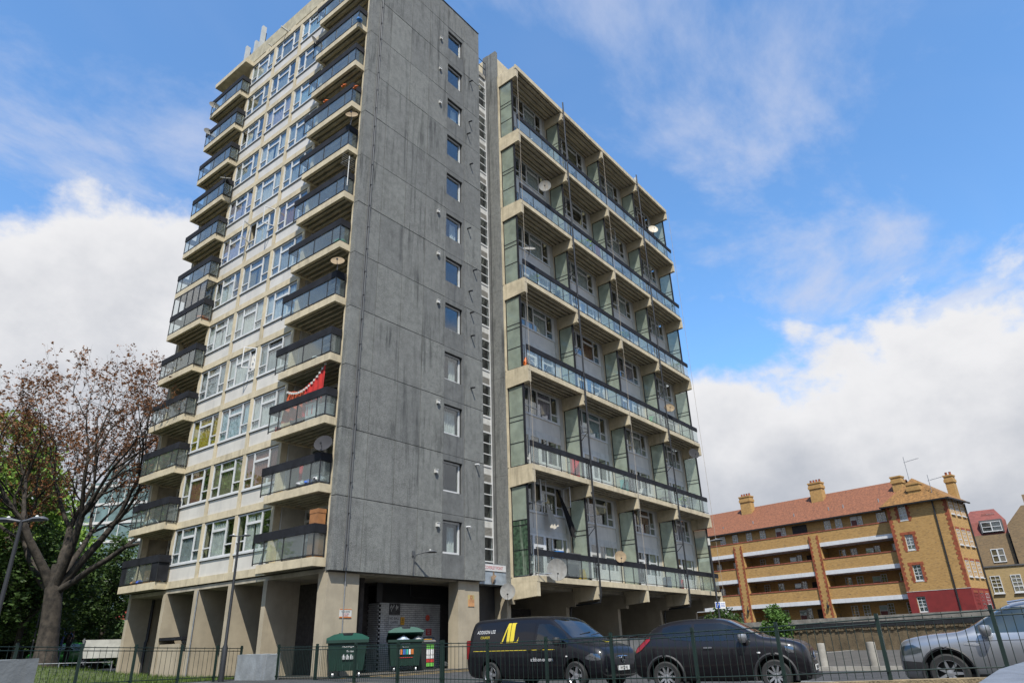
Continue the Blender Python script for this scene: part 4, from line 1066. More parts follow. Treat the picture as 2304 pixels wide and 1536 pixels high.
def finish_body(b, name, m, parent, arches, ra, half):
    """cut the wheel arches out of the lofted shell"""
    o = b.build(name, [m, TRIM], parent, smooth=35)
    cut = MB()
    A = Matrix.Rotation(R(90), 4, 'X')
    for x, z in arches:
        for sgn in (1, -1):
            n = 28; y0, y1 = sgn*(half-.32), sgn*(half+.3)
            if y0 > y1: y0, y1 = y1, y0
            ring0 = [(x+ra*math.cos(2*math.pi*i/n), y0, z+ra*math.sin(2*math.pi*i/n)) for i in range(n)]; ring1 = [(a, y1, c) for a, _, c in ring0]
            cut.add(ring0+ring1, [tuple(range(n)), tuple(reversed(range(n, 2*n)))]+[(i, i+n, (i+1) % n+n, (i+1) % n) for i in range(n)])
    cm = cut.mesh('cutter', [m, TRIM]); cm.polygons.foreach_set('material_index', [1]*len(cm.polygons))
    co = place('cutter', cm)
    tmp = place('tmp_body', o.data)
    md = tmp.modifiers.new('cut', 'BOOLEAN'); md.operation = 'DIFFERENCE'; md.object = co; md.solver = 'EXACT'
    bpy.context.view_layer.update()
    me = bpy.data.meshes.new_from_object(tmp.evaluated_get(bpy.context.evaluated_depsgraph_get()))
    if len(me.polygons) > 100:
        me.polygons.foreach_set('use_smooth', [True]*len(me.polygons)); me.set_sharp_from_angle(angle=R(35)); o.data = me
    bpy.data.objects.remove(tmp); bpy.data.objects.remove(co)
    return o
def plate_part(parent, txt, loc, rz, w=.52, h=.11, name='number_plate'):
    p = MB().box(-w/2, w/2, -.006, .006, -h/2, h/2).build(name, PLATE, parent, loc, rz)
    me = text_mesh(txt, .105, INK, 'CENTER', .001, sx=.80); place('plate_lettering', me, p, (0, -.009, -.036), rot=(UP, 0, 0)); return p
def mirror_mesh(m): 
    return MB().lathe([(0, -.12), (.07, -.11), (.105, -.05), (.11, .03), (.09, .09), (0, .10)], 14).mesh('door_mirror', m, 40)
def seats(parent, x, z, m=None):
    b = MB()
    for y in (-.38, .38):
        b.box(x-.25, x+.25, y-.24, y+.24, z, z+.15); b.box(x-.38, x-.24, y-.22, y+.22, z+.15, z+.72); b.box(x-.37, x-.27, y-.12, y+.12, z+.76, z+.95)
    b.build('seat', TRIM, parent)

# --- courier van
V = thing('courier_van', 'black courier van with yellow lettering parked behind the green railings', 'van', (17.95, 12.75, -.265), R(-95))
vc = Car([(2.53, .42, .60, .62, .72, .55), (2.47, .30, .72, .80, .92, .68), (2.28, .24, .84, .90, 1.05, .78), (1.95, .22, .94, .945, 1.13, .84), (1.62, .22, 1.02, .96, 1.20, .86), (1.45, .22, 1.05, .962, 1.29, .85),
          (.72, .22, 1.08, .965, 1.80, .74), (.42, .22, 1.08, .965, 1.87, .745), (-.4, .22, 1.08, .965, 1.905, .76), (-2.1, .22, 1.10, .965, 1.89, .76), (-2.45, .24, 1.10, .955, 1.85, .74), (-2.56, .28, 1.05, .94, 1.72, .72), (-2.63, .34, .95, .90, 1.45, .74)])
vb = finish_body(vc.body(), 'body', PAINTB, V, ((1.62, .345), (-1.58, .345)), .43, .965)
for x in (1.62, -1.58):
    for s_ in (-1, 1): wheel(V, x, s_*.86, .345, 5, s_)
for s_ in (-1, 1):
    vc.patch_side([(.25, 1.14, 1.66), (.62, 1.14, 1.66), (1.05, 1.14, 1.50), (1.22, 1.14, 1.38), (1.40, 1.14, 1.22)], s_).build('side_window', CARGL, V, smooth=60)
    vc.patch_side([(-2.3, 1.18, 1.70), (-1.1, 1.16, 1.72), (-1.08, 1.16, 1.72)], s_, .006).build('load_panel', PAINTB, V, smooth=60)
    vc.patch_side([(-1.02, 1.16, 1.72), (.15, 1.15, 1.70)], s_, .006).build('load_panel', PAINTB, V, smooth=60)
    place('door_mirror', mirror_mesh(TRIM), V, (1.12, s_*1.08, 1.20))
    vc.patch_side([(2.0, .74, .80), (2.15, .70, .88), (2.33, .70, .86), (2.42, .72, .78)], s_, .012).build('headlamp', LAMPC, V, smooth=60)
    MB().box(.30, .52, s_*.97, s_*1.0, 1.0, 1.04).build('door_handle', TRIM, V); MB().box(-.1, .1, s_*.97, s_*1.0, 1.0, 1.04).build('door_handle', TRIM, V)
    MB().box(-2.60, -2.5, s_*.88, s_*.94, .78, 1.30).build('tail_lamp', LAMPR, V)
    vc.patch_side([(-2.3, .985, .998), (.95, .985, .998)], s_, .006).build('yellow_stripe', YLW, V)
    vc.patch_side([(1.33, .80, .83), (1.40, .80, .83)], s_, .012, n=2).build('side_indicator', WVN, V)
vc.patch_top(1.46, .74, .90, .90).build('windscreen', WSGL, V, smooth=60)
b = MB()
for z in (.62, .70, .78): b.tube([(2.515-.25*abs(y)**2, y, z+.0) for y in (-.6, -.3, 0, .3, .6)], .018, 5)
b.build('grille', CHROME, V)
MB().lathe([(.085, 0), (.10, .01), (.10, .02), (.085, .03)], 24, M=Matrix.Translation((2.52, 0, .71)) @ Matrix.Rotation(R(90), 4, 'Y')).tube([(2.535, 0, .80), (2.535, 0, .71), (2.535, .075, .66)], .012, 5).tube([(2.535, 0, .71), (2.535, -.075, .66)], .012, 5).build('badge', CHROME, V)
MB().box(2.38, 2.50, -.75, .75, .42, .50).build('bumper_strip', TRIM, V)
plate_part(V, 'WV20 FEJ', (2.54, 0, .50), UP)
b = MB().tube([(1.36, -.3, 1.36), (1.30, .25, 1.42)], .012, 4).tube([(1.40, .15, 1.33), (1.32, .62, 1.38)], .012, 4); b.build('wiper', TRIM, V)
seats(V, .35, .75); MB().box(1.0, 1.4, -.8, .8, .9, 1.12).build('dashboard', TRIM, V)
YS_ = -.915
def sy(x, z): return vc.side_y(x, z)+.012
def wrap(me, x, z, name, m):
    # lay a flat x-y mesh onto the near flank
    for v in me.vertices: v.co = (x+v.co.x, -(sy(x+v.co.x, z+v.co.y)), z+v.co.y)
    me.update(); place(name, me, V)
def decal(txt, size, m, x, z, sx=1., space=1.0): wrap(text_mesh(txt, size, m, 'LEFT', 0, 0, sx, space), x, z, 'lettering', m)
decal('ADDISON LEE', .135, WVN, -2.22, 1.47, .86, 1.1)
decal('COURIER', .10, YLW, -2.05, 1.33, .86, 1.15)
decal('addisonlee.com', .14, WVN, .05, .70, .95)
import bmesh
def mono(poly, x, z):
    bm = bmesh.new(); bm.faces.new([bm.verts.new((px, pz, 0)) for px, pz in poly]); bm.normal_update()
    bmesh.ops.triangulate(bm, faces=bm.faces[:])
    for _ in range(3): bmesh.ops.subdivide_edges(bm, edges=bm.edges[:], cuts=1, use_grid_fill=True)
    me = bpy.data.meshes.new('monogram'); bm.to_mesh(me); bm.free(); me.materials.append(YLW); wrap(me, x, z, 'monogram', YLW)
KX = .74
mono([(px*KX, pz*.95) for px, pz in [(0, 0), (.13, 0), (.15, .035), (.34, .44), (.34, 0), (.50, 0), (.50, .56), (.36, .56), (.33, .53), (.075, .035), (.0, .02)]], -1.18, 1.20)
mono([(px*KX, pz*.95) for px, pz in [(.53, 0), (.96, 0), (.985, .17), (.95, .09), (.90, .04), (.74, .025), (.74, .53), (.80, .56), (.53, .56)]], -1.18, 1.20)
MB().add([(1.75, .18, vc.top_z(1.75, .18)+.012), (1.95, .05, vc.top_z(1.95, .05)+.012), (1.9, .35, vc.top_z(1.9, .35)+.012), (1.72, .42, vc.top_z(1.72, .42)+.012)], [(0, 1, 2, 3)]).build('bonnet_emblem', YLW, V)

for x in (-1.10, -.02, .18, 1.28): vc.patch_side([(x, .34, 1.12), (x+.012, .34, 1.12)], -1, .006, n=2).build('door_seam', RUBBER, V)
# --- small crossover
J = thing('black_crossover_car', 'black small crossover car with silver mirror parked beside the courier van', 'car', (17.62, 7.30, -.27), R(-80))
jc = Car([(2.03, .36, .58, .55, .70, .48), (1.98, .26, .70, .74, .90, .60), (1.82, .22, .86, .83, 1.03, .70), (1.48, .21, .97, .885, 1.11, .76), (1.12, .21, 1.02, .90, 1.155, .77), (.98, .21, 1.03, .90, 1.20, .75),
          (.28, .21, 1.04, .895, 1.545, .61), (-.05, .21, 1.05, .89, 1.60, .62), (-.75, .21, 1.07, .89, 1.60, .61), (-1.35, .22, 1.10, .89, 1.52, .59), (-1.66, .25, 1.10, .88, 1.36, .60), (-1.86, .28, 1.02, .86, 1.12, .66), (-2.0, .32, .88, .84, 1.0, .68), (-2.08, .38, .66, .78, .78, .66)])
finish_body(jc.body(), 'body', PAINTP, J, ((1.27, .335), (-1.26, .335)), .41, .89)
for x in (1.27, -1.26):
    for s_ in (-1, 1):
        wheel(J, x, s_*.78, .335, 10, s_)
        b = MB()
        pts = [(x+.45*math.cos(R(a)), s_*(.885), .335+.45*math.sin(R(a))) for a in range(-12, 193, 12)]
        b.tube(pts, .035, 6); b.build('arch_flare', TRIM, J, smooth=40)
for s_ in (-1, 1):
    jc.patch_side([(-.50, 1.10, 1.48), (.10, 1.09, 1.48), (.38, 1.09, 1.40), (.80, 1.09, 1.20)], s_).build('side_window', CARGL, J, smooth=60)
    jc.patch_side([(-1.30, 1.28, 1.42), (-1.05, 1.14, 1.46), (-.57, 1.10, 1.48)], s_).build('side_window', CARGL, J, smooth=60)
    place('door_mirror', mirror_mesh(PAINTS), J, (.66, s_*.98, 1.14))
    jc.patch_side([(-1.97, .86, .94), (-1.84, .92, 1.06), (-1.70, 1.04, 1.17), (-1.60, 1.14, 1.22)], s_, .015).build('tail_lamp', LAMPR, J, smooth=60)
    jc.patch_side([(1.55, .80, .94), (1.72, .80, .92)], s_, .012).build('indicator_pod', LAMPC, J, smooth=60)
    MB().lathe([(0, -.02), (.12, 0), (.13, .02), (.10, .05), (0, .06)], 20, M=Matrix.Translation((1.88, s_*.52, .62)) @ Matrix.Rotation(R(75), 4, 'Y')).build('headlamp', LAMPC, J, smooth=40)
    MB().box(-.28, -.08, s_*.885, s_*.91, .93, .96).build('door_handle', CHROME, J)
    jc.patch_side([(.93, .80, .83), (1.0, .80, .83)], s_, .012, n=2).build('side_indicator', WVN, J)
jc.patch_top(.97, .30, .90, .88).build('windscreen', WSGL, J, smooth=60); jc.patch_top(-1.42, -1.68, .85, .85).build('rear_window', CARGL, J, smooth=60)
MB().tube([(1.99, -.34, .80), (2.03, -.2, .66), (2.05, 0, .62), (2.03, .2, .66), (1.99, .34, .80)], .022, 6).build('grille_trim', CHROME, J)
MB().lathe([(.055, 0), (.075, .01), (.075, .02), (.055, .03)], 20, M=Matrix.Translation((2.03, 0, .72)) @ Matrix.Rotation(R(90), 4, 'Y')).box(2.04, 2.06, -.09, .09, .705, .735).build('badge', CHROME, J)
plate_part(J, 'SX15 WZV', (2.06, 0, .48), UP)
seats(J, .0, .55); MB().box(.5, .85, -.7, .7, .75, .98).build('dashboard', TRIM, J)

for x in (-.62, .55): jc.patch_side([(x, .36, 1.06), (x+.012, .36, 1.06)], -1, .006, n=2).build('door_seam', RUBBER, J)
jc.patch_side([(-.95, .21, .33), (.85, .21, .33)], -1, .012).build('sill_trim', TRIM, J)
MB().box(1.80, 2.07, -.62, .62, .26, .36).build('bumper_intake', TRIM, J)
# --- silver SUV
S = thing('silver_suv', 'silver grey sport utility car cut by the right edge of the picture', 'car', (18.30, 1.25, -.27), R(94))
c3 = Car([(2.22, .38, .58, .60, .70, .55), (2.16, .26, .70, .80, .92, .66), (1.98, .22, .84, .88, 1.02, .76), (1.55, .20, .93, .915, 1.09, .80), (1.05, .20, .99, .92, 1.13, .80), (.85, .20, 1.01, .92, 1.19, .79),
          (.05, .20, 1.03, .92, 1.60, .64), (-.4, .20, 1.04, .92, 1.665, .65), (-1.2, .20, 1.05, .915, 1.64, .64), (-1.75, .22, 1.07, .90, 1.53, .62), (-2.05, .26, 1.03, .88, 1.20, .66), (-2.2, .32, .85, .85, 1.0, .68), (-2.26, .4, .7, .8, .82, .68)])
finish_body(c3.body(), 'body', PAINTS, S, ((1.34, .36), (-1.34, .36)), .44, .92)
for x in (1.34, -1.34):
    for s_ in (-1, 1):
        wheel(S, x, s_*.82, .36, 7, s_)
        MB().tube([(x+.47*math.cos(R(a)), s_*.925, .36+.47*math.sin(R(a))) for a in range(-12, 193, 12)], .03, 6).build('arch_flare', TRIM, S, smooth=40)
for s_ in (-1, 1):
    c3.patch_side([(-.55, 1.09, 1.53), (.0, 1.08, 1.54), (.35, 1.08, 1.42), (.72, 1.08, 1.20)], s_).build('side_window', CARGL, S, smooth=60)
    c3.patch_side([(-1.6, 1.12, 1.45), (-.6, 1.09, 1.53)], s_).build('side_window', CARGL, S, smooth=60)
    place('door_mirror', mirror_mesh(PAINTS), S, (.55, s_*1.04, 1.13))
    c3.patch_side([(1.75, .76, .82), (1.9, .72, .90), (2.08, .70, .88), (2.14, .70, .84)], s_, .012).build('headlamp', CARGL, S, smooth=60)
    c3.patch_side([(1.7, .44, .56), (2.15, .40, .60)], s_, .01).build('lower_grille', TRIM, S, smooth=60)
    c3.patch_side([(-1.9, .945, .955), (.9, .93, .94)], s_, .004).build('swage_line', TRIM, S)
    c3.patch_side([(.70, .86, .88), (.78, .85, .91), (.98, .88, .90)], s_, .01).build('wing_trim', CHROME, S)
    c3.patch_side([(-1.0, .20, .34), (1.0, .20, .34)], s_, .01).build('sill_trim', TRIM, S)
    MB().tube([(-1.6, s_*.62, 1.61), (-.6, s_*.64, 1.70), (.05, s_*.64, 1.63)], .02, 6).build('roof_rail', CHROME, S)
    MB().box(-.35, -.15, s_*.925, s_*.95, .93, .96).build('door_handle', CHROME, S)
c3.patch_top(.84, .07, .92, .88).build('windscreen', WSGL, S, smooth=60)
MB().tube([(.9, -.5, 1.17), (.8, .1, 1.24)], .012, 4).build('wiper', TRIM, S)
seats(S, .1, .6); MB().box(.5, .85, -.75, .75, .8, 1.04).build('dashboard', TRIM, S)

for x in (-.65, .62): c3.patch_side([(x, .36, 1.07), (x+.012, .36, 1.07)], 1, .006, n=2).build('door_seam', RUBBER, S)
# --- green hatchback in the park
K = thing('green_hatchback', 'lime green hatchback parked on the path behind the bare tree', 'car', (19.8, 52.5, .42), R(158))
kc = Car([(1.95, .36, .55, .55, .66, .48), (1.88, .26, .64, .74, .80, .60), (1.6, .22, .78, .82, .92, .68), (1.1, .21, .88, .85, 1.0, .72), (.75, .21, .92, .85, 1.08, .70), (.05, .21, .93, .85, 1.42, .58), (-.6, .21, .95, .85, 1.46, .58), (-1.3, .22, .98, .84, 1.38, .56), (-1.75, .26, .96, .82, 1.1, .62), (-1.95, .34, .7, .76, .82, .62)])
finish_body(kc.body(40), 'body', PAINTG, K, ((1.2, .31), (-1.2, .31)), .38, .85)
for x in (1.2, -1.2):
    for s_ in (-1, 1): wheel(K, x, s_*.76, .31, 5, s_)
for s_ in (-1, 1): kc.patch_side([(-1.35, 1.06, 1.28), (-.9, .99, 1.36), (.1, .97, 1.36), (.6, .97, 1.1)], s_).build('side_window', CARGL, K, smooth=60)
kc.patch_top(.74, .08, .9, .88).build('windscreen', CARGL, K, smooth=60)
MB().add([(-1.35, -.5, 1.44), (-1.35, .5, 1.44), (-1.7, .48, 1.46), (-1.7, -.48, 1.46), (-1.35, -.5, 1.38), (-1.35, .5, 1.38), (-1.7, .48, 1.43), (-1.7, -.48, 1.43)], [(0, 1, 2, 3), (4, 7, 6, 5), (0, 4, 5, 1), (3, 2, 6, 7)]).build('roof_spoiler', PAINTG, K)
# ---------------------------------------------------------------- railings
GRN = mat('dark_green_railing_paint', (.004, .019, .013), .5, var=.15, scale=3)
STONE = mat('tan_roughcast_wall', (.22, .165, .09), .95, var=.3, scale=2.5, bump=1., bscale=22, speck=.35)
PALE = mat('pale_grey_wall_paint', (.26, .285, .30), .8, var=.16, scale=1.4, streak=.5, dirt=(.16, .15, .13), bump=.5, bscale=14)
def interp(tab, x):
    for (a, b_), (c, d) in zip(tab, tab[1:]):
        if a <= x <= c: return b_+(d-b_)*(x-a)/(c-a)
    return tab[0][1] if x < tab[0][0] else tab[-1][1]
def fence(name, label, P, top, posts, gap, H=1.0):
    """P(s) gives plan position, top(s) the height of the top rail, posts the stations"""
    t = thing(name, label, 'fence', (*P(posts[0]), 0)); o = Vector((*P(posts[0]), 0))
    barS = MB().tube([(0, 0, 0), (0, 0, H-.05)], .0065, 5).mesh('bar', GRN); barL = MB().tube([(0, 0, 0), (0, 0, H+.03)], .0065, 5).mesh('bar', GRN)
    pm = MB().box(-.032, .032, -.032, .032, -.05, H+.09).box(-.06, .06, -.012, .012, H-.0, H+.03).box(-.06, .06, -.012, .012, .10, .14).mesh('post', GRN)
    for s in posts: place('post', pm, t, Vector((*P(s), top(s)-H))-o)
    for a, b_ in zip(posts, posts[1:]):
        pa, pb = Vector((*P(a), 0))-o, Vector((*P(b_), 0))-o; za, zb = top(a), top(b_)
        for d in (0, -.085, -.88):
            MB().tube([(pa.x, pa.y, za+d), (pb.x, pb.y, zb+d)], .013, 6).build('rail', GRN, t)
        n = max(2, round((pb-pa).length/gap(a)))
        for i in range(1, n):
            q = pa.lerp(pb, i/n); z = za+(zb-za)*i/n-H
            place('bar', barL if i % 2 else barS, t, (q.x, q.y, z+.0))
    return t
TAB = [(-3, 1.26), (1.27, 1.17), (3.07, 1.12), (5.06, 1.05), (6.9, 1.01), (8.9, .98), (10.8, .945), (12.7, .945), (14.4, .97), (16.1, .985), (19.9, 1.01), (22, 1.04)]
fence('green_railing', 'dark green metal railing in front of the parked vehicles', lambda s: (15.0, s), lambda s: interp(TAB, s), [-.7, 1.33, 3.16, 5.06, 6.88, 8.93, 10.8, 12.7, 14.3], lambda s: .15)
fence('close_barred_railing', 'dark green close barred railing in front of the wheeled bins', lambda s: (15.0, s), lambda s: interp(TAB, s), [14.36, 16.1, 18.0, 19.9, 22.0], lambda s: .085)
fence('lawn_railing', 'dark green railing along the lawn below the tower fins', lambda s: (14.9-.93*s, 24.1-.37*s), lambda s: 1.05+.016*s, [0, 1.3, 3.0, 4.9, 6.8, 8.7, 10.6], lambda s: .215)
b = MB(); ss = [-3, 1.27, 3.07, 5.06, 6.9, 8.9, 10.8, 12.7, 14.4, 16.1, 19.9, 21.9]
for a, c in zip(ss, ss[1:]):
    za, zc = interp(TAB, a)-1.03, interp(TAB, c)-1.03
    b.add([(14.82, a, -1.3), (15.2, a, -1.3), (15.2, a, za), (14.82, a, za), (14.82, c, -1.3), (15.2, c, -1.3), (15.2, c, zc), (14.82, c, zc)], [(0, 1, 2, 3), (7, 6, 5, 4), (3, 2, 6, 7), (0, 3, 7, 4), (1, 5, 6, 2)])
tag(b.build('railing_plinth_wall', STONE), 'low tan roughcast wall carrying the green railing', 'wall')
b = MB()
for s0, s1 in ((.2, 11.5),):
    p0 = (14.9-.93*s0, 24.1-.37*s0); p1 = (14.9-.93*s1, 24.1-.37*s1)
    b.add([(p0[0], p0[1]-.12, -1), (p0[0], p0[1]+.12, -1), (p0[0], p0[1]+.12, .03), (p0[0], p0[1]-.12, .03), (p1[0], p1[1]-.12, -1), (p1[0], p1[1]+.12, -1), (p1[0], p1[1]+.12, .21), (p1[0], p1[1]-.12, .21)], [(0, 1, 2, 3), (7, 6, 5, 4), (3, 2, 6, 7), (0, 3, 7, 4), (1, 5, 6, 2)])
tag(b.build('lawn_kerb_wall', PALE), 'low pale grey wall at the foot of the lawn railing', 'wall')
def rough_block(name, label, x0, x1, y0, y1, z0, z1, m, seed):
    r = random.Random(seed); b = MB(); nx, ny, nz = 5, 5, 6
    def P(i, j, k):
        e = .02
        return (x0+(x1-x0)*i/nx+r.uniform(-e, e)*.6, y0+(y1-y0)*j/ny+r.uniform(-e, e)*.6, z0+(z1-z0)*k/nz+(r.uniform(-e, e) if k == nz else 0))
    V_ = {(i, j, k): P(i, j, k) for i in range(nx+1) for j in range(ny+1) for k in range(nz+1) if i in (0, nx) or j in (0, ny) or k in (0, nz)}
    ids = {}; vs = []
    for q, v in V_.items(): ids[q] = len(vs); vs.append(v)
    fs = []
    for k in range(nz):
        for i in range(nx): fs += [(ids[i, 0, k], ids[i+1, 0, k], ids[i+1, 0, k+1], ids[i, 0, k+1]), (ids[i, ny, k+1], ids[i+1, ny, k+1], ids[i+1, ny, k], ids[i, ny, k])]
        for j in range(ny): fs += [(ids[0, j, k+1], ids[0, j+1, k+1], ids[0, j+1, k], ids[0, j, k]), (ids[nx, j, k], ids[nx, j+1, k], ids[nx, j+1, k+1], ids[nx, j, k+1])]
    for i in range(nx):
        for j in range(ny): fs.append((ids[i, j, nz], ids[i+1, j, nz], ids[i+1, j+1, nz], ids[i, j+1, nz]))
    b.add(vs, fs); return tag(b.build(name, m, smooth=50), label, 'wall')
rough_block('painted_wall_pier', 'chipped pale grey painted wall pier between the two railings', 14.55, 15.1, 22.0, 23.75, -1.2, .84, PALE, 1)
rough_block('painted_wall_end', 'pale grey painted wall end at the bottom left corner', 3.2, 6.55, 18.6, 19.0, -1.2, .90, mat('shaded_pale_wall_paint', (.15, .165, .175), .8, var=.15, scale=1.4, streak=.5, bump=.5, bscale=14), 2)  # same pale wall paint, its colour darkened to stand for shade on this end
rough_block('painted_wall_coping', 'blue grey painted wall coping close up at the bottom right corner', 1.5, 9.0, -.9, .44, -1.0, .66, mat('blue_grey_coping_paint', (.15, .17, .205), .7, var=.14, scale=3, bump=.5, bscale=40), 3)

# ---------------------------------------------------------------- lamps
LAMPG = mat('lamp_grey', (.08, .085, .09), .45, var=.1)
BOWL = glass_mat('lamp_bowl', (.8, .8, .76), .15, haze=.4, haze_col=(.7, .68, .6))
def lamp_head(parent, p, d, L):
    """tapered lantern from p along horizontal unit d"""
    d = Vector(d); s = Vector((-d.y, d.x, 0)); p = Vector(p); b = MB(); rows = []
    for t, w, h, z in ((0, .035, .03, 0), (.25, .06, .04, .03), (.5, .12, .07, .055), (.8, .13, .07, .06), (1, .04, .03, .04)):
        c = p+d*L*t+Vector((0, 0, z*L*1.4)); rows.append([c+s*(w*L*1.4*math.cos(a))+Vector((0, 0, h*L*1.4*math.sin(a))) for a in [i*math.pi/4 for i in range(8)]])
    b.add([v for r_ in rows for v in r_], [(i*8+j, (i+1)*8+j, (i+1)*8+(j+1) % 8, i*8+(j+1) % 8) for i in range(4) for j in range(8)]+[tuple(range(8)), tuple(reversed(range(32, 40)))])
    h = b.build('lantern', LAMPG, parent, smooth=60)
    MB().lathe([(.0, -.05*L), (.09*L, -.035*L), (.12*L, .0)], 12, M=Matrix.Translation(p+d*L*.66+Vector((0, 0, .03*L)))).build('lamp_bowl', BOWL, h, smooth=60)
    MB().lathe([(.04, 0), (.04, .03), (.02, .05), (0, .055)], 10, M=Matrix.Translation(p+d*L*.55+Vector((0, 0, .14*L)))).build('photocell', OLDWHITE, h, smooth=60)
RIGHT = Vector((.61, -.79, 0))
def twin_lamp(label, loc, h, L, r0, wide):
    t = thing('twin_street_lamp', label, 'street lamp', loc, group='twin headed lamps')
    MB().tube([(0, 0, -.3), (0, 0, wide), (0, 0, wide+.12), (0, 0, h)], [r0*1.7, r0*1.7, r0, r0*.72], 10).build('lamp_column', DARKM, t, smooth=40)
    for s_ in (1, -1): lamp_head(t, (0, 0, h-.02), RIGHT*s_, L)
    return t
twin_lamp('grey twin headed street lamp at the left edge, cut by the frame', (5.78, 19.38, -.1), 4.02, .62, .055, .2)
twin_lamp('black twin headed street lamp in front of the tower fins', (13.72, 23.2, .02), 4.72, .40, .055, 1.05)
t = thing('park_lamp', 'slim swan neck park lamp with white bowl behind the bare tree', 'street lamp', (15.9, 46.5, .5))
MB().tube([(0, 0, -.2), (0, 0, 3.3), (.1, -.1, 3.62), (.32, -.32, 3.7), (.5, -.5, 3.62), (.52, -.52, 3.45)], .045, 8).build('lamp_column', LAMPG, t, smooth=40)
MB().lathe([(0, .16), (.12, .14), (.18, .05), (.19, 0), (.1, -.08), (0, -.1)], 14, M=Matrix.Translation((.52, -.52, 3.3))).build('lamp_bowl', OLDWHITE, t, smooth=50)
t = thing('single_street_lamp', 'tall black street lamp with parking plate beside the balcony wing', 'street lamp', (45.6, 18.9, -.27))
MB().tube([(0, 0, -.2), (0, 0, 1.3), (0, 0, 1.4), (0, 0, 7.1)], [.11, .11, .075, .06], 10).build('lamp_column', DARKM, t, smooth=40)
MB().tube([(0, 0, 6.9), (0, 0, 7.35)], .09, 10).build('column_cap', OLDWHITE, t)
lamp_head(t, (0, 0, 7.15), RIGHT, .95)
tag(MB().box(-.33, .33, -.02, .0, -.21, .21).build('parking_sign', PLATE, None, (45.68, 18.76, 2.85), R(-52)), 'small white parking sign with blue P on the lamp post', 'sign')
sg = bpy.context.scene.objects['parking_sign']
bx('blue_square', mat('sign_blue', (.02, .10, .45), .5, var=0), sg, -.30, -.02, -.026, -.02, -.17, .17); place('sign_letter', text_mesh('P', .32, PLATE, 'CENTER', .001), sg, (-.16, -.03, -.11), rot=(UP, 0, 0))
for i in range(3): bx('sign_line', mat('sign_blue', (.02, .10, .45), .5, var=0), sg, .03, .29, -.024, -.02, .08-.09*i, .11-.09*i)
t = thing('wall_lamp', 'small grey street lantern bracketed on the grey gable wall', 'lamp', (19.95, 20.70, 4.30))
MB().tube([(-.02, 0, -.75), (-.02, -.03, -.12), (.03, -.1, 0), (.25, -.3, .08)], .025, 8).box(-.08, .08, -.0, .03, -.05, .16).build('bracket', LAMPG, t); lamp_head(t, (.2, -.25, .07), Vector((.75, -.66, 0)).normalized(), .6)

# ---------------------------------------------------------------- bins
SGR_ = mat('worn_white_print', (.42, .43, .43), .6, var=.3, scale=30)
GB = mat('green_bin_plastic', (.006, .032, .022), .5, var=.12, scale=3); GL = mat('green_bin_lid', (.008, .085, .058), .5, var=.1)
KB = mat('black_bin_plastic', (.014, .014, .016), .5, var=.1)
STK = {n: mat('sticker_'+n, c, .5, var=.1, scale=20) for n, c in dict(orange=(.6, .17, .03), blue=(.05, .16, .55), teal=(.04, .40, .33), white=(.7, .7, .7), red=(.5, .03, .03), lime=(.15, .5, .07), amber=(.7, .36, .03)).items()}
def euro_bin(name, label, loc, rz, body_m, lid_m, open_deg, kind):
    t = thing(name, label, 'bin', loc, rz, 'wheeled bins')
    b = MB(); w0, w1, d0, d1, z0, z1 = .54, .64, .40, .50, .22, 1.12
    b.add([(-w0, -d0, z0), (w0, -d0, z0), (w0, d0, z0), (-w0, d0, z0), (-w1, -d1, z1), (w1, -d1, z1), (w1, d1, z1), (-w1, d1, z1), (-w1+.04, -d1+.04, z1), (w1-.04, -d1+.04, z1), (w1-.04, d1-.04, z1), (-w1+.04, d1-.04, z1), (-w0+.05, -d0+.05, z0+.1), (w0-.05, -d0+.05, z0+.1), (w0-.05, d0-.05, z0+.1), (-w0+.05, d0-.05, z0+.1)],
          [(3, 2, 1, 0), (0, 1, 5, 4), (1, 2, 6, 5), (2, 3, 7, 6), (3, 0, 4, 7), (4, 5, 9, 8), (5, 6, 10, 9), (6, 7, 11, 10), (7, 4, 8, 11), (8, 9, 13, 12), (9, 10, 14, 13), (10, 11, 15, 14), (11, 8, 12, 15), (12, 13, 14, 15)])
    for x in (-.36, -.12, .12, .36): b.box(x-.02, x+.02, -d0-.06, -d0+.02, z0+.02, z0+.2)
    b.build('bin_body', body_m, t)
    MB().box(-w1-.04, w1+.04, -d1-.05, -d1+.02, z1-.06, z1+.03).box(-w1-.04, w1+.04, d1-.02, d1+.05, z1-.06, z1+.03).box(-w1-.05, -w1+.01, -d1, d1, z1-.06, z1+.03).box(w1-.01, w1+.05, -d1, d1, z1-.06, z1+.03).build('bin_rim', body_m, t)
    lb = MB().prism([(-w1-.05, .03), (w1+.05, .03), (w1+.05, .09), (w1*.7, .20), (.18, .24), (.14, .16), (-.14, .16), (-.18, .24), (-w1*.7, .20), (-w1-.05, .09)], -1.06, 0)
    l = lb.build('bin_lid', lid_m, t, (0, d1+.03, z1)); l.rotation_euler = (R(-open_deg), 0, 0)
    if kind == 'slot': bx('lid_slot', BLACK, l, -.3, .3, -1.0, -.5, .17, .242)
    for x in (-.42, .42):
        for y in (-.3, .3):
            A = Matrix.Translation((x, y, .09)) @ Matrix.Rotation(R(90), 4, 'Y')
            w = MB().lathe([(.03, -.02), (.09, -.022), (.09, .022), (.03, .02)], 16, M=A).box(x-.035, x-.028, y-.03, y+.03, .06, .23).box(x+.028, x+.035, y-.03, y+.03, .06, .23); w.build('castor', GALV, t)
    return t
def front(t, txt, size, m, x, z, yoff=-.462, align='CENTER', sx=1.):
    place('lettering', text_mesh(txt, size, m, align, .001, 0, sx), t, (x, yoff-.04*(z-.6)/.5, z), rot=(UP-.11, 0, 0))
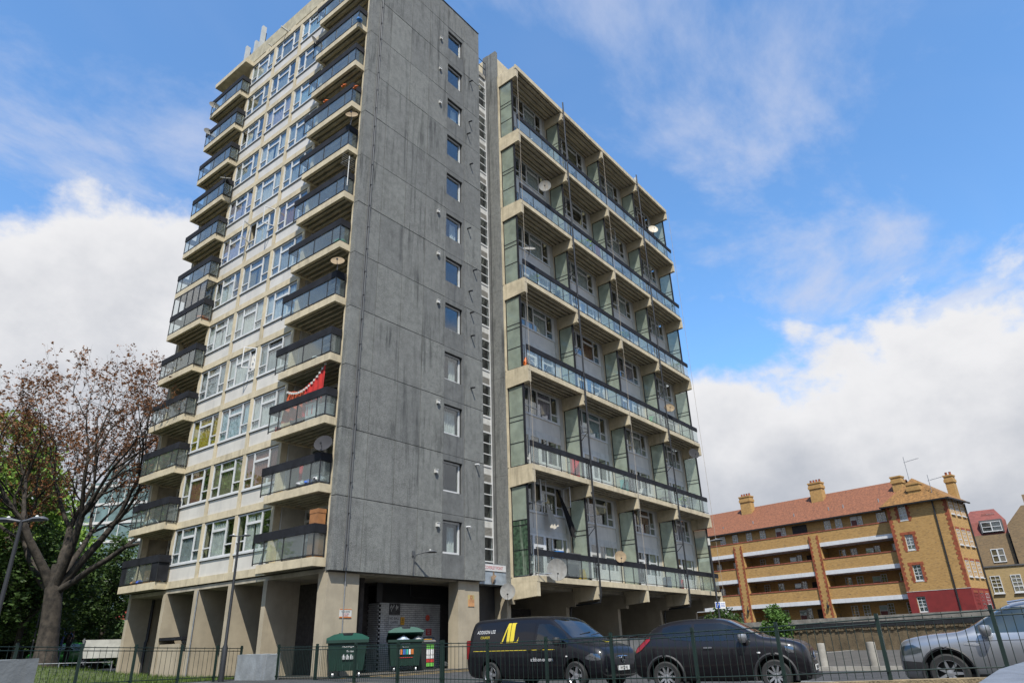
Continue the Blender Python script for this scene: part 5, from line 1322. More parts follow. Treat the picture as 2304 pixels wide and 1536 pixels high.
b1 = euro_bin('recycling_bin', 'green wheeled recycling bin with closed lid beside the corner column', (16.25, 19.95, gz(16.2, 19.9)), R(-38), GB, GL, 0, 'slot')
front(b1, 'recycling bank', .085, WVN, .08, .93); front(b1, 'To pass', .08, WVN, .1, .78)
for i in range(4): place('bottle_symbol', MB().lathe([(0, .0), (.05, 0), (.05, .09), (.025, .12), (.025, .15)], 10).mesh('bottle_symbol', SGR_), b1, (-.10+.12*i, -.475, .56), scale=(1, .1, 1))
b2 = euro_bin('overfull_recycling_bin', 'green wheeled bin with lid propped open by full rubbish bags', (20.45, 21.6, gz(20.4, 21.6)), R(-38), GB, GL, 14, 'open')
front(b2, 'recycling bank', .06, WVN, 0, .98); front(b2, 'Recycle it', .06, WVN, 0, .86)
for i, n in enumerate(('white', 'orange', 'blue', 'teal', 'white', 'orange')): bx('sticker', STK[n], b2, -.30+.105*i, -.215+.105*i, -.482, -.470, .62, .80)
bx('sticker', STK['red'], b2, -.28, .3, -.452, -.445, .50, .52)
def bag(label, p, s, m, seed, group=None):
    r = random.Random(seed); b = MB(); n, k = 12, 8; vs = []
    for j in range(k+1):
        f = j/k; rad = math.sin(math.pi*min(1, f*1.05+.08))**.8*(1 if f < .8 else .5)
        for i in range(n):
            a = 2*math.pi*i/n; q = rad*(1+.16*math.sin(3*a+j*1.3+seed)+r.uniform(-.08, .08)); vs.append((s*q*math.cos(a), s*q*math.sin(a)*.85, s*1.5*f))
    b.add(vs, [(j*n+i, j*n+(i+1) % n, (j+1)*n+(i+1) % n, (j+1)*n+i) for j in range(k) for i in range(n)]+[tuple(reversed(range(n))), tuple(range(k*n, k*n+n))])
    return tag(b.build('rubbish_bag', m, None, p, smooth=70), label, 'bag', group)
CLEARB = mat('pale_blue_bag', (.35, .42, .52), .35, var=.35, scale=14); GREYB = mat('grey_white_bag', (.42, .42, .42), .4, var=.4, scale=14)
bag('pale blue rubbish bag under the propped bin lid, left one', (20.25, 21.45, 1.02), .26, CLEARB, 1); bag('greyish rubbish bag under the propped bin lid, right one', (20.75, 21.15, 1.02), .24, GREYB, 2); bag('crumpled white bag poking out of the closed bin lid', (16.62, 19.62, 1.16), .13, GREYB, 3)
bag('dark grey rubbish bag on the ground beside the black bin', (23.05, 21.9, .06), .22, mat('dark_grey_bag', (.06, .065, .07), .35, var=.4, scale=14), 4); bag('blue and white rubbish bag at the foot of the column', (23.3, 21.6, .06), .20, CLEARB, 5); bag('small cream rubbish bag nearest the right column', (23.55, 21.45, .06), .17, mat('cream_bag', (.4, .38, .25), .5, var=.3, scale=14), 6)
b3 = thing('black_litter_bin', 'black litter bin with green and red stickers beside the overfull bin', 'bin', (22.0, 21.95, .06), R(-38), 'wheeled bins')
MB().add([(-.34, -.3, 0), (.34, -.3, 0), (.34, .3, 0), (-.34, .3, 0), (-.36, -.33, 1.05), (.36, -.33, 1.05), (.36, .33, 1.05), (-.36, .33, 1.05), (-.28, -.25, 1.22), (.28, -.25, 1.22), (.28, .25, 1.22), (-.28, .25, 1.22)], [(0, 1, 5, 4), (1, 2, 6, 5), (2, 3, 7, 6), (3, 0, 4, 7), (4, 5, 9, 8), (5, 6, 10, 9), (6, 7, 11, 10), (7, 4, 8, 11), (8, 9, 10, 11), (3, 2, 1, 0)]).build('bin_body', KB, b3)
for i, (n, z0, z1) in enumerate((('lime', .78, .90), ('white', .56, .76), ('white', .42, .54), ('red', .28, .40), ('lime', .13, .26))):
    for x in (-.02, .14): bx('sticker', STK[n], b3, x, x+.13, -.345, -.333, z0, z1)
bx('sticker', STK['lime'], b3, -.05, .28, -.345, -.335, .94, .96); bx('sticker', STK['amber'], b3, -.15, .2, -.32, -.30, 1.13, 1.15)

# ---------------------------------------------------------------- signs
def sign(name, label, x0, x1, z0, z1, y, m, rows, cat='sign', rim=None):
    s = MB().box(-(x1-x0)/2, (x1-x0)/2, -.012, .0, -(z1-z0)/2, (z1-z0)/2).build(name, m, None, ((x0+x1)/2, y, (z0+z1)/2)); tag(s, label, cat)
    if rim: MB().box(-(x1-x0)/2-.012, (x1-x0)/2+.012, -.006, .002, -(z1-z0)/2-.012, (z1-z0)/2+.012).build('sign_border', rim, s)
    for txt, size, mm, z, sx in rows: place('lettering', text_mesh(txt, size, mm, 'CENTER', .001, 0, sx), s, (0, -.015, z), rot=(UP, 0, 0))
    return s
SGREY = mat('sign_grey', (.50, .51, .52), .6, var=.08, streak=.3)
RIN = mat('red_lettering', (.45, .02, .03), .6, var=0)
sign('no_ball_games_sign', 'grey sign reading NO BALL GAMES on the painted brick wall', 20.78, 21.42, 1.80, 2.13, 22.965, SGREY, (('NO BALL', .15, INK, .03, .92), ('GAMES', .15, INK, -.12, .92)))
s = sign('yellow_warning_sign', 'small amber warning sign beside the ball games sign', 21.46, 21.68, 1.79, 2.10, 22.965, STK['amber'], (('NOTICE', .045, INK, -.07, .9),))
MB().add([(-.06, -.016, 0), (.06, -.016, 0), (0, -.016, .11), (-.035, -.017, .015), (.035, -.017, .015), (0, -.017, .08)], [(0, 1, 4, 3), (1, 2, 5, 4), (2, 0, 3, 5)]).build('warning_triangle', INK, s)
s = sign('paste_up_poster', 'dark paste up poster with pale brush strokes above the ball games sign', 20.80, 21.42, 2.19, 2.63, 22.97, mat('poster_dark', (.06, .06, .065), .8, var=.3, scale=8), ())
r = random.Random(6); b = MB()
for i in range(11):
    a = r.uniform(-.24, .2); z = r.uniform(-.16, .1); b.tube([(a, -.014, z), (a+r.uniform(-.04, .04), -.014, z+.06), (a+r.uniform(-.08, .08), -.014, z+.12)], [.006, .014, .005], 5)
b.build('brush_stroke', WVN, s)
sign('red_notice_sign', 'small red notice with white border low on the painted brick wall', 22.97, 23.32, 1.37, 1.65, 22.965, STK['red'], (('DO NOT', .06, WVN, .055, .9), ('DEPOSIT', .06, WVN, -.015, .8), ('RUBBISH', .06, WVN, -.085, .8)), rim=WVN)
tag(MB().lathe([(0, 0), (.13, 0), (.13, .004), (0, .004)], 20, M=Matrix.Rotation(R(90), 4, 'X')).build('orange_paint_splash', mat('fluorescent_orange_paint', (.7, .10, .06), .7, var=.2, scale=10), None, (23.08, 22.972, 2.08)), 'fluorescent orange round paint mark on the brick wall', 'paint mark')
sign('public_notice_sign', 'white public notice with orange bands on the corner column', 16.60, 17.14, 1.94, 2.23, 20.925, OLDWHITE, (('PUBLIC NOTICE', .065, INK, .035, .8), ('DO NOT FEED', .055, RIN, -.035, .8), ('THE PIGEONS', .05, RIN, -.09, .8)))
s = bpy.context.scene.objects['public_notice_sign']; bx('orange_band', STK['orange'], s, -.27, .27, -.016, -.012, .12, .145); bx('orange_band', STK['orange'], s, -.27, .27, -.016, -.012, -.145, -.105)
s = sign('column_safety_sign', 'yellow and orange safety sign on the column beside the van', 23.46, 23.86, 2.45, 2.92, 20.925, mat('faded_yellow_sign', (.50, .40, .16), .6, var=.15), ())
bx('orange_panel', mat('faded_orange', (.52, .27, .12), .6, var=.2), s, -.2, .2, -.016, -.012, -.235, .06); MB().lathe([(.055, 0), (.075, 0), (.075, .004), (.055, .004)], 18, M=Matrix.Translation((0, -.013, .14)) @ Matrix.Rotation(R(90), 4, 'X')).build('prohibition_ring', RIN, s)
s = sign('block_name_sign', 'white sign with red letters reading COVERLEY POINT over the entrance', 24.72, 26.5, 4.04, 4.33, 21.235, mat('sign_white', (.68, .68, .68), .5, var=.06), (('COVERLEY POINT', .205, RIN, -.07, .80),), rim=INK)
MB().box(-.05, .05, 0, .03, -.7, -.16).add([(-.25, -.04, -.4), (-.1, -.10, -.55), (.1, -.08, -.35), (-.02, -.05, -.3), (-.2, -.05, -.75)], [(0, 1, 2, 3), (0, 4, 1)]).build('loose_bracket', mat('rusty_bracket', (.2, .14, .09), .8, var=.3), s)

# ---------------------------------------------------------------- bollards, rails, odds and ends on the ground
bm_ = MB().lathe([(.145, -.3), (.145, .72), (.135, .76), (0, .77)], 20).mesh('concrete_bollard', CONC, 40)
for x, y, lab in ((28.0, 7.95, 'concrete bollard on the kerb, the one nearer the black car'), (28.3, 6.35, 'concrete bollard on the kerb, the one nearer the silver car')):
    tag(place('concrete_bollard', bm_, None, (x, y, -.16)), lab, 'bollard', 'bollards on the kerb')
t = thing('galvanised_barrier_rail', 'low galvanised barrier rail behind the gap between van and black car', 'barrier', (33, 17.2, -.27))
MB().tube([(0, 0, .62), (14, 0, .62)], .05, 8).build('rail', GALV, t)
for x in (0, 4.6, 9.3, 14): MB().tube([(x, 0, 0), (x, 0, .62)], .05, 8).build('post', GALV, t)
tag(MB().box(33.0, 47, 18.1, 18.35, -.3, .55).build('undercroft_wall', RC), 'low brown wall in front of the wing undercroft', 'wall')
tag(MB().box(33.0, 47, 18.05, 18.4, .552, 1.0).build('undercroft_fascia', BLACK), 'black panel along the low wall of the wing undercroft', 'panel')
t = thing('site_trolley', 'grey flat trolley with dark frame standing behind the van bonnet', 'trolley', (30.2, 17.0, -.27), R(5))
MB().box(-.9, .9, -.4, .4, .75, 1.28).build('trolley_box', mat('dull_grey_sheet', (.18, .18, .175), .6, var=.15), t); MB().tube([(-.95, -.42, 0), (-.95, -.42, 1.34), (.95, -.42, 1.34), (.95, -.42, 0)], .03, 6).build('frame', DARKM, t); MB().tube([(-.95, .42, 0), (-.95, .42, 1.34), (.95, .42, 1.34), (.95, .42, 0)], .03, 6).build('frame', DARKM, t)
t = thing('grey_notice_board', 'grey slanted board on steel posts left of the tower fins', 'board', (15.0, 37.4, .45))
bd = MB().add([(0, 0, .45), (2.3, -.95, .45), (2.3, -.55, 1.25), (0, .4, 1.25), (0, .04, .45), (2.3, -.91, .45), (2.3, -.51, 1.25), (0, .44, 1.25)], [(0, 1, 2, 3), (7, 6, 5, 4), (0, 4, 5, 1), (3, 2, 6, 7), (0, 3, 7, 4)]); bd.build('board_panel', mat('grey_corrugated_board', (.25, .25, .22), .7, var=.15, streak=.4), t)
MB().tube([(-.1, .0, -.3), (.02, .3, 1.3)], .05, 8).build('post', LAMPG, t); MB().tube([(2.2, -.95, -.3), (2.3, -.6, 1.3)], .05, 8).build('post', LAMPG, t)
t = thing('knee_rail', 'thin pale knee rail along the park path', 'barrier', (8, 40.5, .4))
MB().tube([(0, 0, .38), (9, -1.6, .30)], .02, 6).build('rail', GALV, t)
for i in range(5): MB().tube([(2.25*i, -.4*i, -.2), (2.25*i, -.4*i, .36)], .025, 6).build('post', GALV, t)
BLU = mat('blue_play_paint', (.03, .16, .45), .4, var=.1)
for i, (x, y, w, h, lab) in enumerate(((19.9, 56.5, .8, 2.4, 'bright blue play hoop above the green car'), (21.9, 58, .9, 2.1, 'thin blue play frame left of the grey board'))):
    t = thing('play_hoop', lab, 'play equipment', (x, y, .5), R(-50), 'blue play frames')
    MB().tube([(-w*.6, 0, 0), (-w*.35, 0, h*.8), (-w*.1, 0, h), (w*.3, 0, h), (w*.45, 0, h*.9), (w*.5, 0, 0)], .045, 8).build('hoop', BLU, t, smooth=50)
t = thing('pull_up_bar', 'dark blue pull up bar beside the person in black', 'play equipment', (18.3, 50.0, .5), R(-50))
MB().tube([(-.9, 0, -.2), (-.9, 0, 2.05), (-.8, 0, 2.15), (.3, 0, 2.15), (.4, 0, 2.05), (.4, 0, -.2)], .04, 8).build('frame', mat('dark_blue_paint', (.03, .03, .18), .4, var=.1), t, smooth=50)
# low planting that closes the park at its back
r = random.Random(9); lb = MB()
for i in range(2200):
    leaves(lb, r, Vector((r.uniform(-16, 44), r.uniform(70, 78), .1+3.9*r.random()**.8)), 12, .9, .42)
struct(lb.build('undergrowth', LEAFD), 'stuff')

# ---------------------------------------------------------------- the person in the park
SKIN = mat('skin', (.28, .16, .10), .6, var=.08); CLOTH = mat('black_clothes', (.012, .012, .014), .8, var=.2); HAIR = mat('dark_hair', (.015, .012, .010), .6, var=.1)
def person():
    V_ = {}; E_ = []; vs = []; rad = []
    def j(n, p, r_, par=None):
        V_[n] = len(vs); vs.append(p); rad.append(r_)
        if par: E_.append((V_[par], V_[n]))
    j('pelvis', (0, 0, .86), .13); j('waist', (0, 0, 1.0), .115, 'pelvis'); j('chest', (0, -.01, 1.2), .135, 'waist'); j('neck', (0, -.01, 1.38), .055, 'chest'); j('head0', (0, -.01, 1.46), .085, 'neck'); j('head', (0, -.02, 1.57), .095, 'head0'); j('crown', (0, -.01, 1.64), .06, 'head')
    for s_, n in ((1, 'l'), (-1, 'r')):
        j('sh'+n, (.17*s_, 0, 1.31), .058, 'chest'); j('el'+n, (.20*s_, -.06, 1.58), .043, 'sh'+n); j('wr'+n, (.13*s_, -.08, 1.83), .030, 'el'+n); j('ha'+n, (.12*s_, -.08, 1.91), .036, 'wr'+n)
        for q in range(4): j('f%d%s' % (q, n), (.12*s_+(q-1.5)*.018, -.10, 1.965+(.012 if q in (1, 2) else 0)), .009, 'ha'+n)
        j('th'+n, (.12*s_, -.12, 1.92), .010, 'ha'+n)
        j('hip'+n, (.10*s_, 0, .80), .095, 'pelvis'); j('kn'+n, (.11*s_, -.03, .46), .062, 'hip'+n); j('an'+n, (.12*s_, .02, .09), .042, 'kn'+n); j('to'+n, (.13*s_, -.14, .04), .035, 'an'+n)
    me = bpy.data.meshes.new('person'); me.from_pydata(vs, E_, [])
    o = place('person', me, None, (18.75, 49.2, .52), R(115))
    md = o.modifiers.new('skin', 'SKIN'); sd = o.modifiers.new('sub', 'SUBSURF'); sd.levels = 1; sd.render_levels = 1
    sk = me.skin_vertices[0].data
    for i, r_ in enumerate(rad): sk[i].radius = (r_, r_)
    sk[0].use_root = True
    bpy.context.view_layer.update()
    m2 = bpy.data.meshes.new_from_object(o.evaluated_get(bpy.context.evaluated_depsgraph_get())); o.modifiers.clear(); o.data = m2
    m2.materials.clear()
    for m in (CLOTH, SKIN, HAIR, OLDWHITE): m2.materials.append(m)
    for p in m2.polygons:
        c = p.center; i = 0
        if c.z > 1.36 and abs(c.x) < .12: i = 1 if c.y < -.03 and c.z < 1.60 else 2
        if abs(c.x) > .06 and c.z > 1.66: i = 1
        if abs(c.x) > .135 and c.z > 1.5: i = 1
        if c.z < .09: i = 3
        p.material_index = i; p.use_smooth = True
    tag(o, 'person in black with both arms raised to a bar beside the green car', 'person')
person()
# ---------------------------------------------------------------- dishes, aerials and things on the balconies
DISHG = mat('pale_grey_dish', (.22, .22, .21), .8, spec=.15, var=.12, scale=5, streak=.4, dirt=(.3, .22, .12)); DISHD = mat('dark_grey_dish', (.05, .05, .054), .85, spec=.1, var=.1); DISHB = mat('beige_dish', (.26, .20, .13), .85, spec=.1, var=.2)
dm = {}
def dish(label, p, aim, s, m, arm=(0, 0, 0)):
    """offset dish whose rim faces aim; bracket runs from the dish back to arm"""
    t = thing('satellite_dish', label, 'satellite dish', p, group='satellite dishes')
    a = Vector(aim).normalized(); q = a.to_track_quat('Z', 'Y').to_matrix().to_4x4()
    if m.name not in dm:
        prof = [(0, 0), (.10, .008), (.20, .03), (.28, .06), (.30, .07), (.305, .066), (.20, .022), (.10, .0), (0, -.01)]
        dm[m.name] = MB().lathe(prof, 28).mesh('reflector', m, 40)
    o = place('reflector', dm[m.name], t, rot=q.to_euler(), scale=(s, s*1.1, s))
    dn = Vector((0, 0, -1)); f = a*.34*s+dn*.20*s
    MB().tube([dn*.26*s, f], .010, 5).box(f.x-.03, f.x+.03, f.y-.03, f.y+.03, f.z-.03, f.z+.03).build('feed_arm', DARKM, t)
    if Vector(arm).length > 0: MB().tube([Vector((0, 0, -.02))-a*.02, Vector((0, 0, -.08))-a*.08, Vector(arm)], .018, 6).build('bracket', GALV, t)
SE = (-.75, -.55, .40)
dish('grey satellite dish on the topmost left balcony', (15.28, 35.62, 33.4), (-.2, -1, .3), .9, DISHG, (.12, .1, -.3)); dish('grey satellite dish on the second left balcony from the top', (15.26, 35.6, 31.2), (-.2, -1, .3), .9, DISHG, (.12, 0, -.5))
dish('tilted satellite dish on the near corner of a left balcony', (15.3, 32.25, 25.9), (-.4, -.5, .8), 1.0, DISHG, (.12, .2, -.35)); dish('small grey dish beside the top right hand balcony', (15.3, 24.75, 31.35), (.2, -1, .3), 1.0, DISHG, (.12, .1, -.2))
dish('beige satellite dish over the gable corner, upper one', (15.35, 20.95, 23.95), (-.6, -.6, .45), .95, DISHB, (.1, .2, -.45)); dish('beige satellite dish over the gable corner, lower one', (15.3, 21.0, 15.95), (-.5, -.55, .45), .95, DISHB, (.15, .2, -.5))
dish('large dark satellite dish above the cluttered lower balcony', (15.45, 21.1, 8.05), (-.7, -.5, .45), 1.15, DISHD, (.1, .2, -.5))
dish('round grey dish on the second wing balcony from the top', (29.17, 19.45, 27.0), (-.85, -.5, .05), 1.25, DISHG, (.05, .2, -.5)); dish('grey dish with upturned bowl on the third wing balcony', (27.2, 19.5, 21.5), (-.5, -.45, .75), 1.2, DISHG, (.05, .15, -.45))
dish('cream dish at the right end of the top wing balcony', (45.2, 19.7, 31.9), (-.7, -.6, .3), 1.3, mat('cream_dish', (.55, .49, .38), .5, var=.1), (.1, .0, -.5)); dish('brown dish near the right end of the fourth wing balcony', (43.4, 19.5, 15.9), (-.7, -.5, .5), 1.2, DISHB, (.1, .15, -.3))
dish('black dish under the right end of a wing balcony', (46.6, 19.5, 13.2), (-.6, -.6, .3), 1.25, DISHD, (.1, .15, .3)); dish('small beige dish on the lowest wing balcony rail', (34.5, 19.5, 5.12), (-.7, -.55, .35), 1.05, DISHB, (.05, .15, -.2))
dish('biggest pale dish hung below the lowest wing balcony', (27.75, 19.15, 4.02), (-.72, -.60, .22), 1.55, DISHG, (-.9, .45, -.2)); dish('grey dish bracketed beside the entrance sign', (26.2, 20.9, 3.12), (-.75, -.55, .3), 1.15, DISHG, (.3, .4, .0))
for i, (x, y, lab) in enumerate(((44.3, 19.75, 'stubby one'),)): pass
# roof aerials
PAN = mat('pale_antenna_panel', (.52, .53, .50), .5, var=.05)
def mast(label, x, y, z0, h, w=.14, lean=0):
    t = thing('phone_antenna', label, 'antenna', (x, y, z0), group='roof antennas')
    MB().box(-w, w, -.09, .09, .5, h).build('antenna_panel', PAN, t)
    MB().tube([(.25, .1, -.3), (.25, .1, h*.9)], .03, 6).tube([(.25, .1, h*.6), (0, 0, h*.6)], .02, 5).tube([(.25, .1, .8), (0, 0, .8)], .02, 5).box(.18, .34, .0, .2, h*.4, h*.55).build('mast', DARKM, t)
    MB().tube([(.45, -.2, .4), (.45, -.2, h*.75)], .012, 5).build('whip', OLDWHITE, t)
mast('white phone antenna on the tower roof, leftmost of the three', 16.6, 35.0, 36.9, 2.3); mast('white phone antenna on the tower roof, middle and shorter one', 16.6, 33.85, 36.9, 2.0); mast('white phone antenna on the tower roof, tallest of the three', 16.6, 33.2, 36.9, 2.9)
mast('white phone antenna on the wing roof, left one', 44.6, 21.3, 35.5, 2.6); mast('white phone antenna on the wing roof, right one', 46.4, 21.2, 35.5, 3.1)
t = thing('tv_aerial', 'white television aerial on a right hand tower balcony', 'aerial', (15.45, 21.0, 20.9))
b = MB().tube([(0, 0, -.9), (0, 0, .75)], .02, 6).tube([(-.1, .5, .55), (0, -.2, .55)], .012, 5)
for i in range(6): b.tube([(-.35, .05+.0*i, .75-.12*i), (.35, .05, .75-.12*i)], .012, 4)
b.build('aerial_rods', OLDWHITE, t)

# washing, furniture and stores
REDT = mat('red_cloth', (.50, .02, .015), .85, var=.15, scale=3); ORNT = mat('orange_red_cloth', (.55, .10, .03), .85, var=.15, scale=3)
def cloth(name, label, pts_top, pts_bot, m, waves, amp, cat='cloth', n=28, axis=(-1, 0, 0)):
    b = MB(); A = Vector(axis); k = 10; vs = []
    def at(P, u):
        s = u*(len(P)-1); i = min(int(s), len(P)-2); return Vector(P[i]).lerp(Vector(P[i+1]), s-i)
    for j in range(k+1):
        for i in range(n+1):
            u = i/n; p = at(pts_top, u).lerp(at(pts_bot, u), j/k); vs.append(p+A*amp*math.sin(u*waves*6.28+j*.25)*(.3+.7*j/k))
    b.add(vs, [(j*(n+1)+i, j*(n+1)+i+1, (j+1)*(n+1)+i+1, (j+1)*(n+1)+i) for j in range(k) for i in range(n)])
    return tag(b.build(name, m, smooth=180), label, cat)
z = 3.95+ST*2
cloth('red_cloth', 'bright red cloth hung across the balcony beside the gable', [(15.56, 21.55, z+2.28), (15.56, 22.1, z+1.85), (15.56, 22.8, z+1.62)], [(15.56, 21.55, z+.3), (15.56, 22.2, z+.3), (15.56, 22.8, z+.3)], REDT, 4, .05)
cloth('orange_cloth', 'faded orange cloth hung beside the red one on the balcony', [(15.6, 22.82, z+1.62), (15.6, 23.3, z+1.55), (15.6, 24.0, z+1.72)], [(15.6, 22.82, z+.35), (15.6, 23.4, z+.35), (15.6, 24.3, z+.35)], ORNT, 3, .05)
t = thing('washing_line', 'line with white pegs holding the red and orange cloths', 'line', (15.55, 21.55, z+2.28))
MB().tube([(0, 0, 0), (0, .55, -.44), (.02, 1.05, -.68), (.04, 1.65, -.78), (.06, 2.45, -.62)], .008, 5).build('cord', OLDWHITE, t)
for i in range(16):
    u = i/15; y = 2.45*u; zz = -(.02+1.15*u*(1-u)*1.6+.62*u); MB().box(-.03, .02, y-.04, y+.05, zz-.02, zz+.07).build('peg', OLDWHITE, t)
def stuffbox(name, label, p, s, m, rz=0, cat='box', group=None):
    b = MB().box(-s[0]/2, s[0]/2, -s[1]/2, s[1]/2, 0, s[2]); e = .012
    b.box(-s[0]/2-e, s[0]/2+e, -s[1]/2-e, s[1]/2+e, s[2]*.92, s[2]+.01)
    return tag(b.build(name, m, None, p, rz), label, cat, group)
CARD = mat('brown_cardboard', (.30, .17, .075), .85, var=.12); WOODC = mat('orange_wood_cabinet', (.32, .14, .05), .6, var=.12, scale=4); BLUP = mat('bright_blue_plastic', (.03, .22, .62), .4, var=.1); ORP = mat('orange_plastic', (.7, .16, .02), .5, var=.1); GRNP = mat('green_plastic', (.03, .3, .1), .4, var=.1); REDPL = mat('red_plastic', (.5, .02, .03), .4, var=.1); WHP = mat('white_plastic', (.65, .66, .66), .4, var=.06); YLP = mat('yellow_plastic', (.65, .42, .03), .4, var=.1)
stuffbox('wooden_cabinet', 'orange wooden cabinet on the lowest right hand balcony', (15.72, 21.45, 3.95), (.34, .5, 1.72), WOODC, cat='cabinet'); stuffbox('white_board', 'white board leaning behind the glass under the red cloth', (15.55, 22.15, z), (.05, .85, .75), WHP, cat='board')
stuffbox('storage_crate', 'grey storage crate beside the red cloth, at the gable corner', (15.65, 21.4, z), (.4, .4, .55), mat('dull_grey_plastic', (.3, .31, .32), .5, var=.15)); bag('white laundry bag on the cluttered balcony, nearest the gable', (15.6, 21.4, 3.95+ST), .28, GREYB, 11); bag('blue laundry bag on the second balcony from the bottom', (15.6, 21.95, 3.95+ST), .24, mat('blue_bag', (.04, .12, .45), .5, var=.2), 12); bag('pale grey laundry bag beside the blue one', (15.6, 22.4, 3.95+ST), .26, GREYB, 13)
cloth('red_shirt', 'small red shirt drying on the second balcony from the bottom', [(15.7, 22.6, 7.75), (15.7, 22.85, 7.75)], [(15.7, 22.62, 6.95), (15.7, 22.83, 6.95)], REDT, 1, .02, 'shirt', 8)
tag(MB().lathe([(0, 0), (.10, 0), (.14, .22), (.15, .24), (.12, .24), (.09, .03)], 16).build('red_bucket', REDPL, None, (15.6, 24.5, z), smooth=40), 'red bucket at the far end of the red cloth balcony', 'bucket')
stuffbox('moving_box', 'brown cardboard box on the lowest left balcony', (15.75, 33.6, 3.95), (.5, .6, .95), CARD); bag('blue bundle on the edge of the lowest left balcony', (15.5, 34.2, 3.95), .16, mat('blue_cloth', (.03, .08, .4), .8, var=.2), 14); bag('sandy bundle on the edge of the lowest left balcony', (15.52, 34.8, 3.95), .17, CARD, 15)
bag('blue cover tied to a top right balcony corner', (15.36, 21.0, 30.2), .16, BLUP, 16)
for i, (y, zz, lab) in enumerate(((21.9, 26.45, 'orange plastic bird on the balcony rail, middle one'), (20.95, 25.75, 'orange plastic bird on the balcony rail, nearest the gable'), (23.3, 26.3, 'orange plastic bird on the balcony rail, farthest left'))):
    tag(MB().tube([(0, -.22, 0), (0, -.05, .06), (0, .1, .02), (0, .2, .16)], [.01, .06, .05, .015], 7).tube([(-.12, 0, .12), (0, 0, .05), (.12, 0, .12)], [.01, .03, .01], 5).build('plastic_bird', ORP, None, (15.42, y, zz-.02), smooth=50), lab, 'ornament', 'orange rail ornaments')
# wing
def chair(name, label, p, rz, m, group=None):
    t = thing(name, label, 'chair', p, rz, group)
    MB().box(-.22, .22, -.22, .22, .42, .46).build('seat', m, t); b = MB()
    b.tube([(-.22, .2, .46), (-.2, .26, .85), (.2, .26, .85), (.22, .2, .46)], .018, 6)
    for x in (-.1, 0, .1): b.tube([(x, .21, .46), (x, .26, .85)], .012, 5)
    b.build('backrest', m, t)
    for x in (-.2, .2):
        for y in (-.2, .2): MB().tube([(x, y, 0), (x*.95, y*.95, .43)], .018, 6).build('leg', m, t)
    return t
chair('plastic_chair', 'white plastic chair behind the glass of the fourth wing balcony', (29.6, 20.2, 3.79+L2*2), R(200), WHP); chair('garden_chair', 'white garden chair at the right end of the lowest wing balcony', (46.2, 20.3, 3.79), R(180), WHP); chair('metal_chair', 'black metal chair on the second wing balcony from the bottom', (42.1, 20.1, 3.79+L2), R(150), DARKM)
t = thing('clothes_airer', 'pale wire clothes airer on the fourth wing balcony', 'airer', (28.6, 20.1, 3.79+L2*2), R(10))
b = MB()
for y in (-.3, .3): b.tube([(-.5, y, 0), (-.5, -y, .85)], .012, 5).tube([(.5, y, 0), (.5, -y, .85)], .012, 5)
for i in range(6): b.tube([(-.5, -.3+.12*i, .85), (.5, -.3+.12*i, .85)], .008, 4)
b.build('airer_frame', WHP, t)
tag(MB().lathe([(.0, 0), (.27, 0), (.34, .05), (.36, .32), (.38, .33), (.38, .36), (0, .38)], 20).build('blue_tub', BLUP, None, (29.5, 20.3, 4.75), smooth=40), 'bright blue upturned tub above the lowest wing balcony rail', 'tub')
stuffbox('tub_stand', 'dark cabinet under the blue tub', (29.5, 20.3, 3.79), (.7, .5, .95), TRIM, cat='cabinet'); stuffbox('hutch', 'grey hutch with felt lid on the lowest wing balcony', (30.7, 20.3, 3.79), (1.1, .6, 1.3), mat('grey_felt_hutch', (.09, .09, .09), .8, var=.2), cat='hutch')
stuffbox('old_television', 'black flat television leaning behind the lowest balcony glass', (30.2, 19.85, 3.85), (.95, .08, .66), mat('tv_black', (.008, .008, .009), .2, var=0), cat='television')
tag(MB().prism([(0, 0), (.5, .05), (.32, .52), (.12, .5)], -.15, .15).build('yellow_toy_slide', YLP, None, (30.9, 19.95, 3.82)), 'yellow and orange toy slide behind the lowest balcony glass', 'toy')
tag(MB().tube([(0, 0, 0), (0, .02, .15), (0, 0, .34), (0, 0, .52)], [.10, .16, .11, .05], 8).tube([(-.2, 0, .22), (0, 0, .3), (.2, 0, .22)], .04, 6).build('orange_gnome', ORP, None, (26.95, 19.85, 3.79+L2*2), smooth=60), 'orange and white toy figure on the balcony corner', 'ornament')
for i, (x, k, lab) in enumerate(((28.2, 3, 'green pot plant on the middle wing balcony, leftmost'), (30.6, 3, 'leafy pot plant on the middle wing balcony near the pipe'), (34.2, 4, 'pot plant on the second wing balcony from the top'), (39.2, 4, 'trailing pot plant near the third bay of the upper wing balcony'), (46.6, 3, 'pot plant at the right end of the middle wing balcony'), (33.6, 5, 'leafy pot plant on the top wing balcony'), (38.6, 3, 'tall pot plant in the third bay of the middle wing balcony'), (46.8, 4, 'bushy pot plant at the right end of the upper wing balcony'), (44.8, 1, 'pot plant on the second wing balcony from the bottom'))):
    t = thing('pot_plant', lab, 'plant', (x, 20.0, 3.79+L2*k), group='balcony pot plants')
    MB().lathe([(0, 0), (.12, 0), (.17, .28), (.19, .3), (.15, .3), (0, .27)], 14).build('pot', [RB_, WHP, BLUP][i % 3], t, smooth=40)
    lb = MB(); r = random.Random(50+i)
    for q in range(26): leaves(lb, r, Vector((r.gauss(0, .15), r.gauss(0, .15), .35+.5*r.random())), 7, .14, .075)
    lb.build('leaves', [LEAFG, LEAFD][i % 2], t)
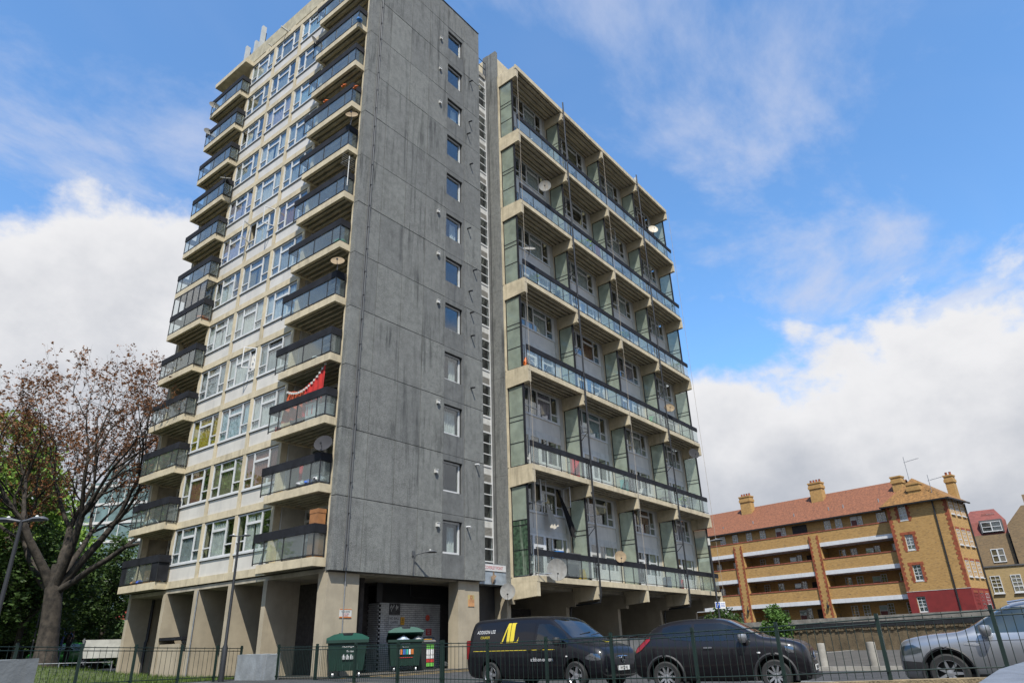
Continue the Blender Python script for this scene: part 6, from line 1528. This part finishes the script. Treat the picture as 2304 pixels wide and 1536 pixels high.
for i, (x, k, m, s_, lab) in enumerate(((36.4, 4, DOORR, (.25, .25, 1.5), 'dark red folded parasol beside an open wing window'), (29.6, 4, WHP, (.6, .4, .5), 'white storage box behind the second wing balcony glass'), (34.8, 2, WHP, (.6, .4, .55), 'white storage box on the fourth wing balcony, second bay'), (42.0, 2, GRNP, (.9, .4, .7), 'green storage chest on the fourth wing balcony'), (37.0, 1, mat('teal_plastic', (.05, .3, .3), .4, var=.1), (1.0, .45, .75), 'teal storage chest on the second lowest wing balcony'), (39.4, 1, WHP, (.8, .45, .6), 'white cabinet on the second lowest wing balcony'), (41.2, 0, mat('dull_blue_plastic', (.06, .1, .14), .5, var=.2), (.9, .4, .65), 'dull blue chest on the lowest wing balcony'), (43.2, 0, REDPL, (.25, .25, .6), 'red stool on the lowest wing balcony'), (31.5, 1, REDPL, (.5, .4, 1.25), 'red covered stack on the second lowest wing balcony'), (28.9, 5, WHP, (.5, .3, .7), 'white box on the top wing balcony'), (41.6, 5, BLUP, (.5, .3, .6), 'blue box on the top wing balcony, third bay'))):
    stuffbox('storage_box', lab, (x, 20.15, 3.79+L2*k), s_, m, rz=.1*i, group='boxes on the wing balconies')
cloth('beige_curtain_tail', 'beige curtain hanging out of the open wing window', [(29.65, 20.95, 7.55), (29.75, 20.95, 7.57), (29.9, 20.95, 7.55)], [(29.45, 20.62, 6.35), (29.8, 20.55, 6.3), (30.25, 20.62, 6.5)], mat('beige_fabric', (.42, .39, .33), .9, var=.1), 3, .05, 'curtain', 16, (0, -1, 0))
cloth('black_curtain_tail', 'long black curtain blown out of the open wing window', [(30.75, 20.98, 8.55), (30.85, 20.95, 8.55), (30.95, 20.95, 8.5)], [(31.4, 20.6, 6.1), (31.65, 20.55, 6.0), (31.8, 20.65, 6.5)], mat('black_fabric', (.010, .010, .011), .9, var=.2), 2, .10, 'curtain', 16, (0, -1, 0))
r = random.Random(77)
for i, (y, k, m, lab) in enumerate(((34.6, 1, WHP, 'white bundle on the second left balcony from the bottom'), (33.4, 2, GREYB, 'grey bundle on the third left balcony'), (35.0, 3, CARD, 'brown box bundle on the fourth left balcony'), (33.0, 5, ORP, 'orange brown cabinet cover in the glazed left balcony'), (22.4, 3, WHP, 'white table bundle on the fourth right balcony'), (23.2, 4, CARD, 'brown bundle on the fifth right balcony'), (21.5, 5, GRNP, 'green bundle on the sixth right balcony, near the gable'), (22.6, 6, PINKC, 'pink bundle on the seventh right balcony'))):
    bag(lab, (15.75, y, 3.96+ST*k), r.uniform(.24, .36), m, 90+i)
print('objects', len(bpy.data.objects))
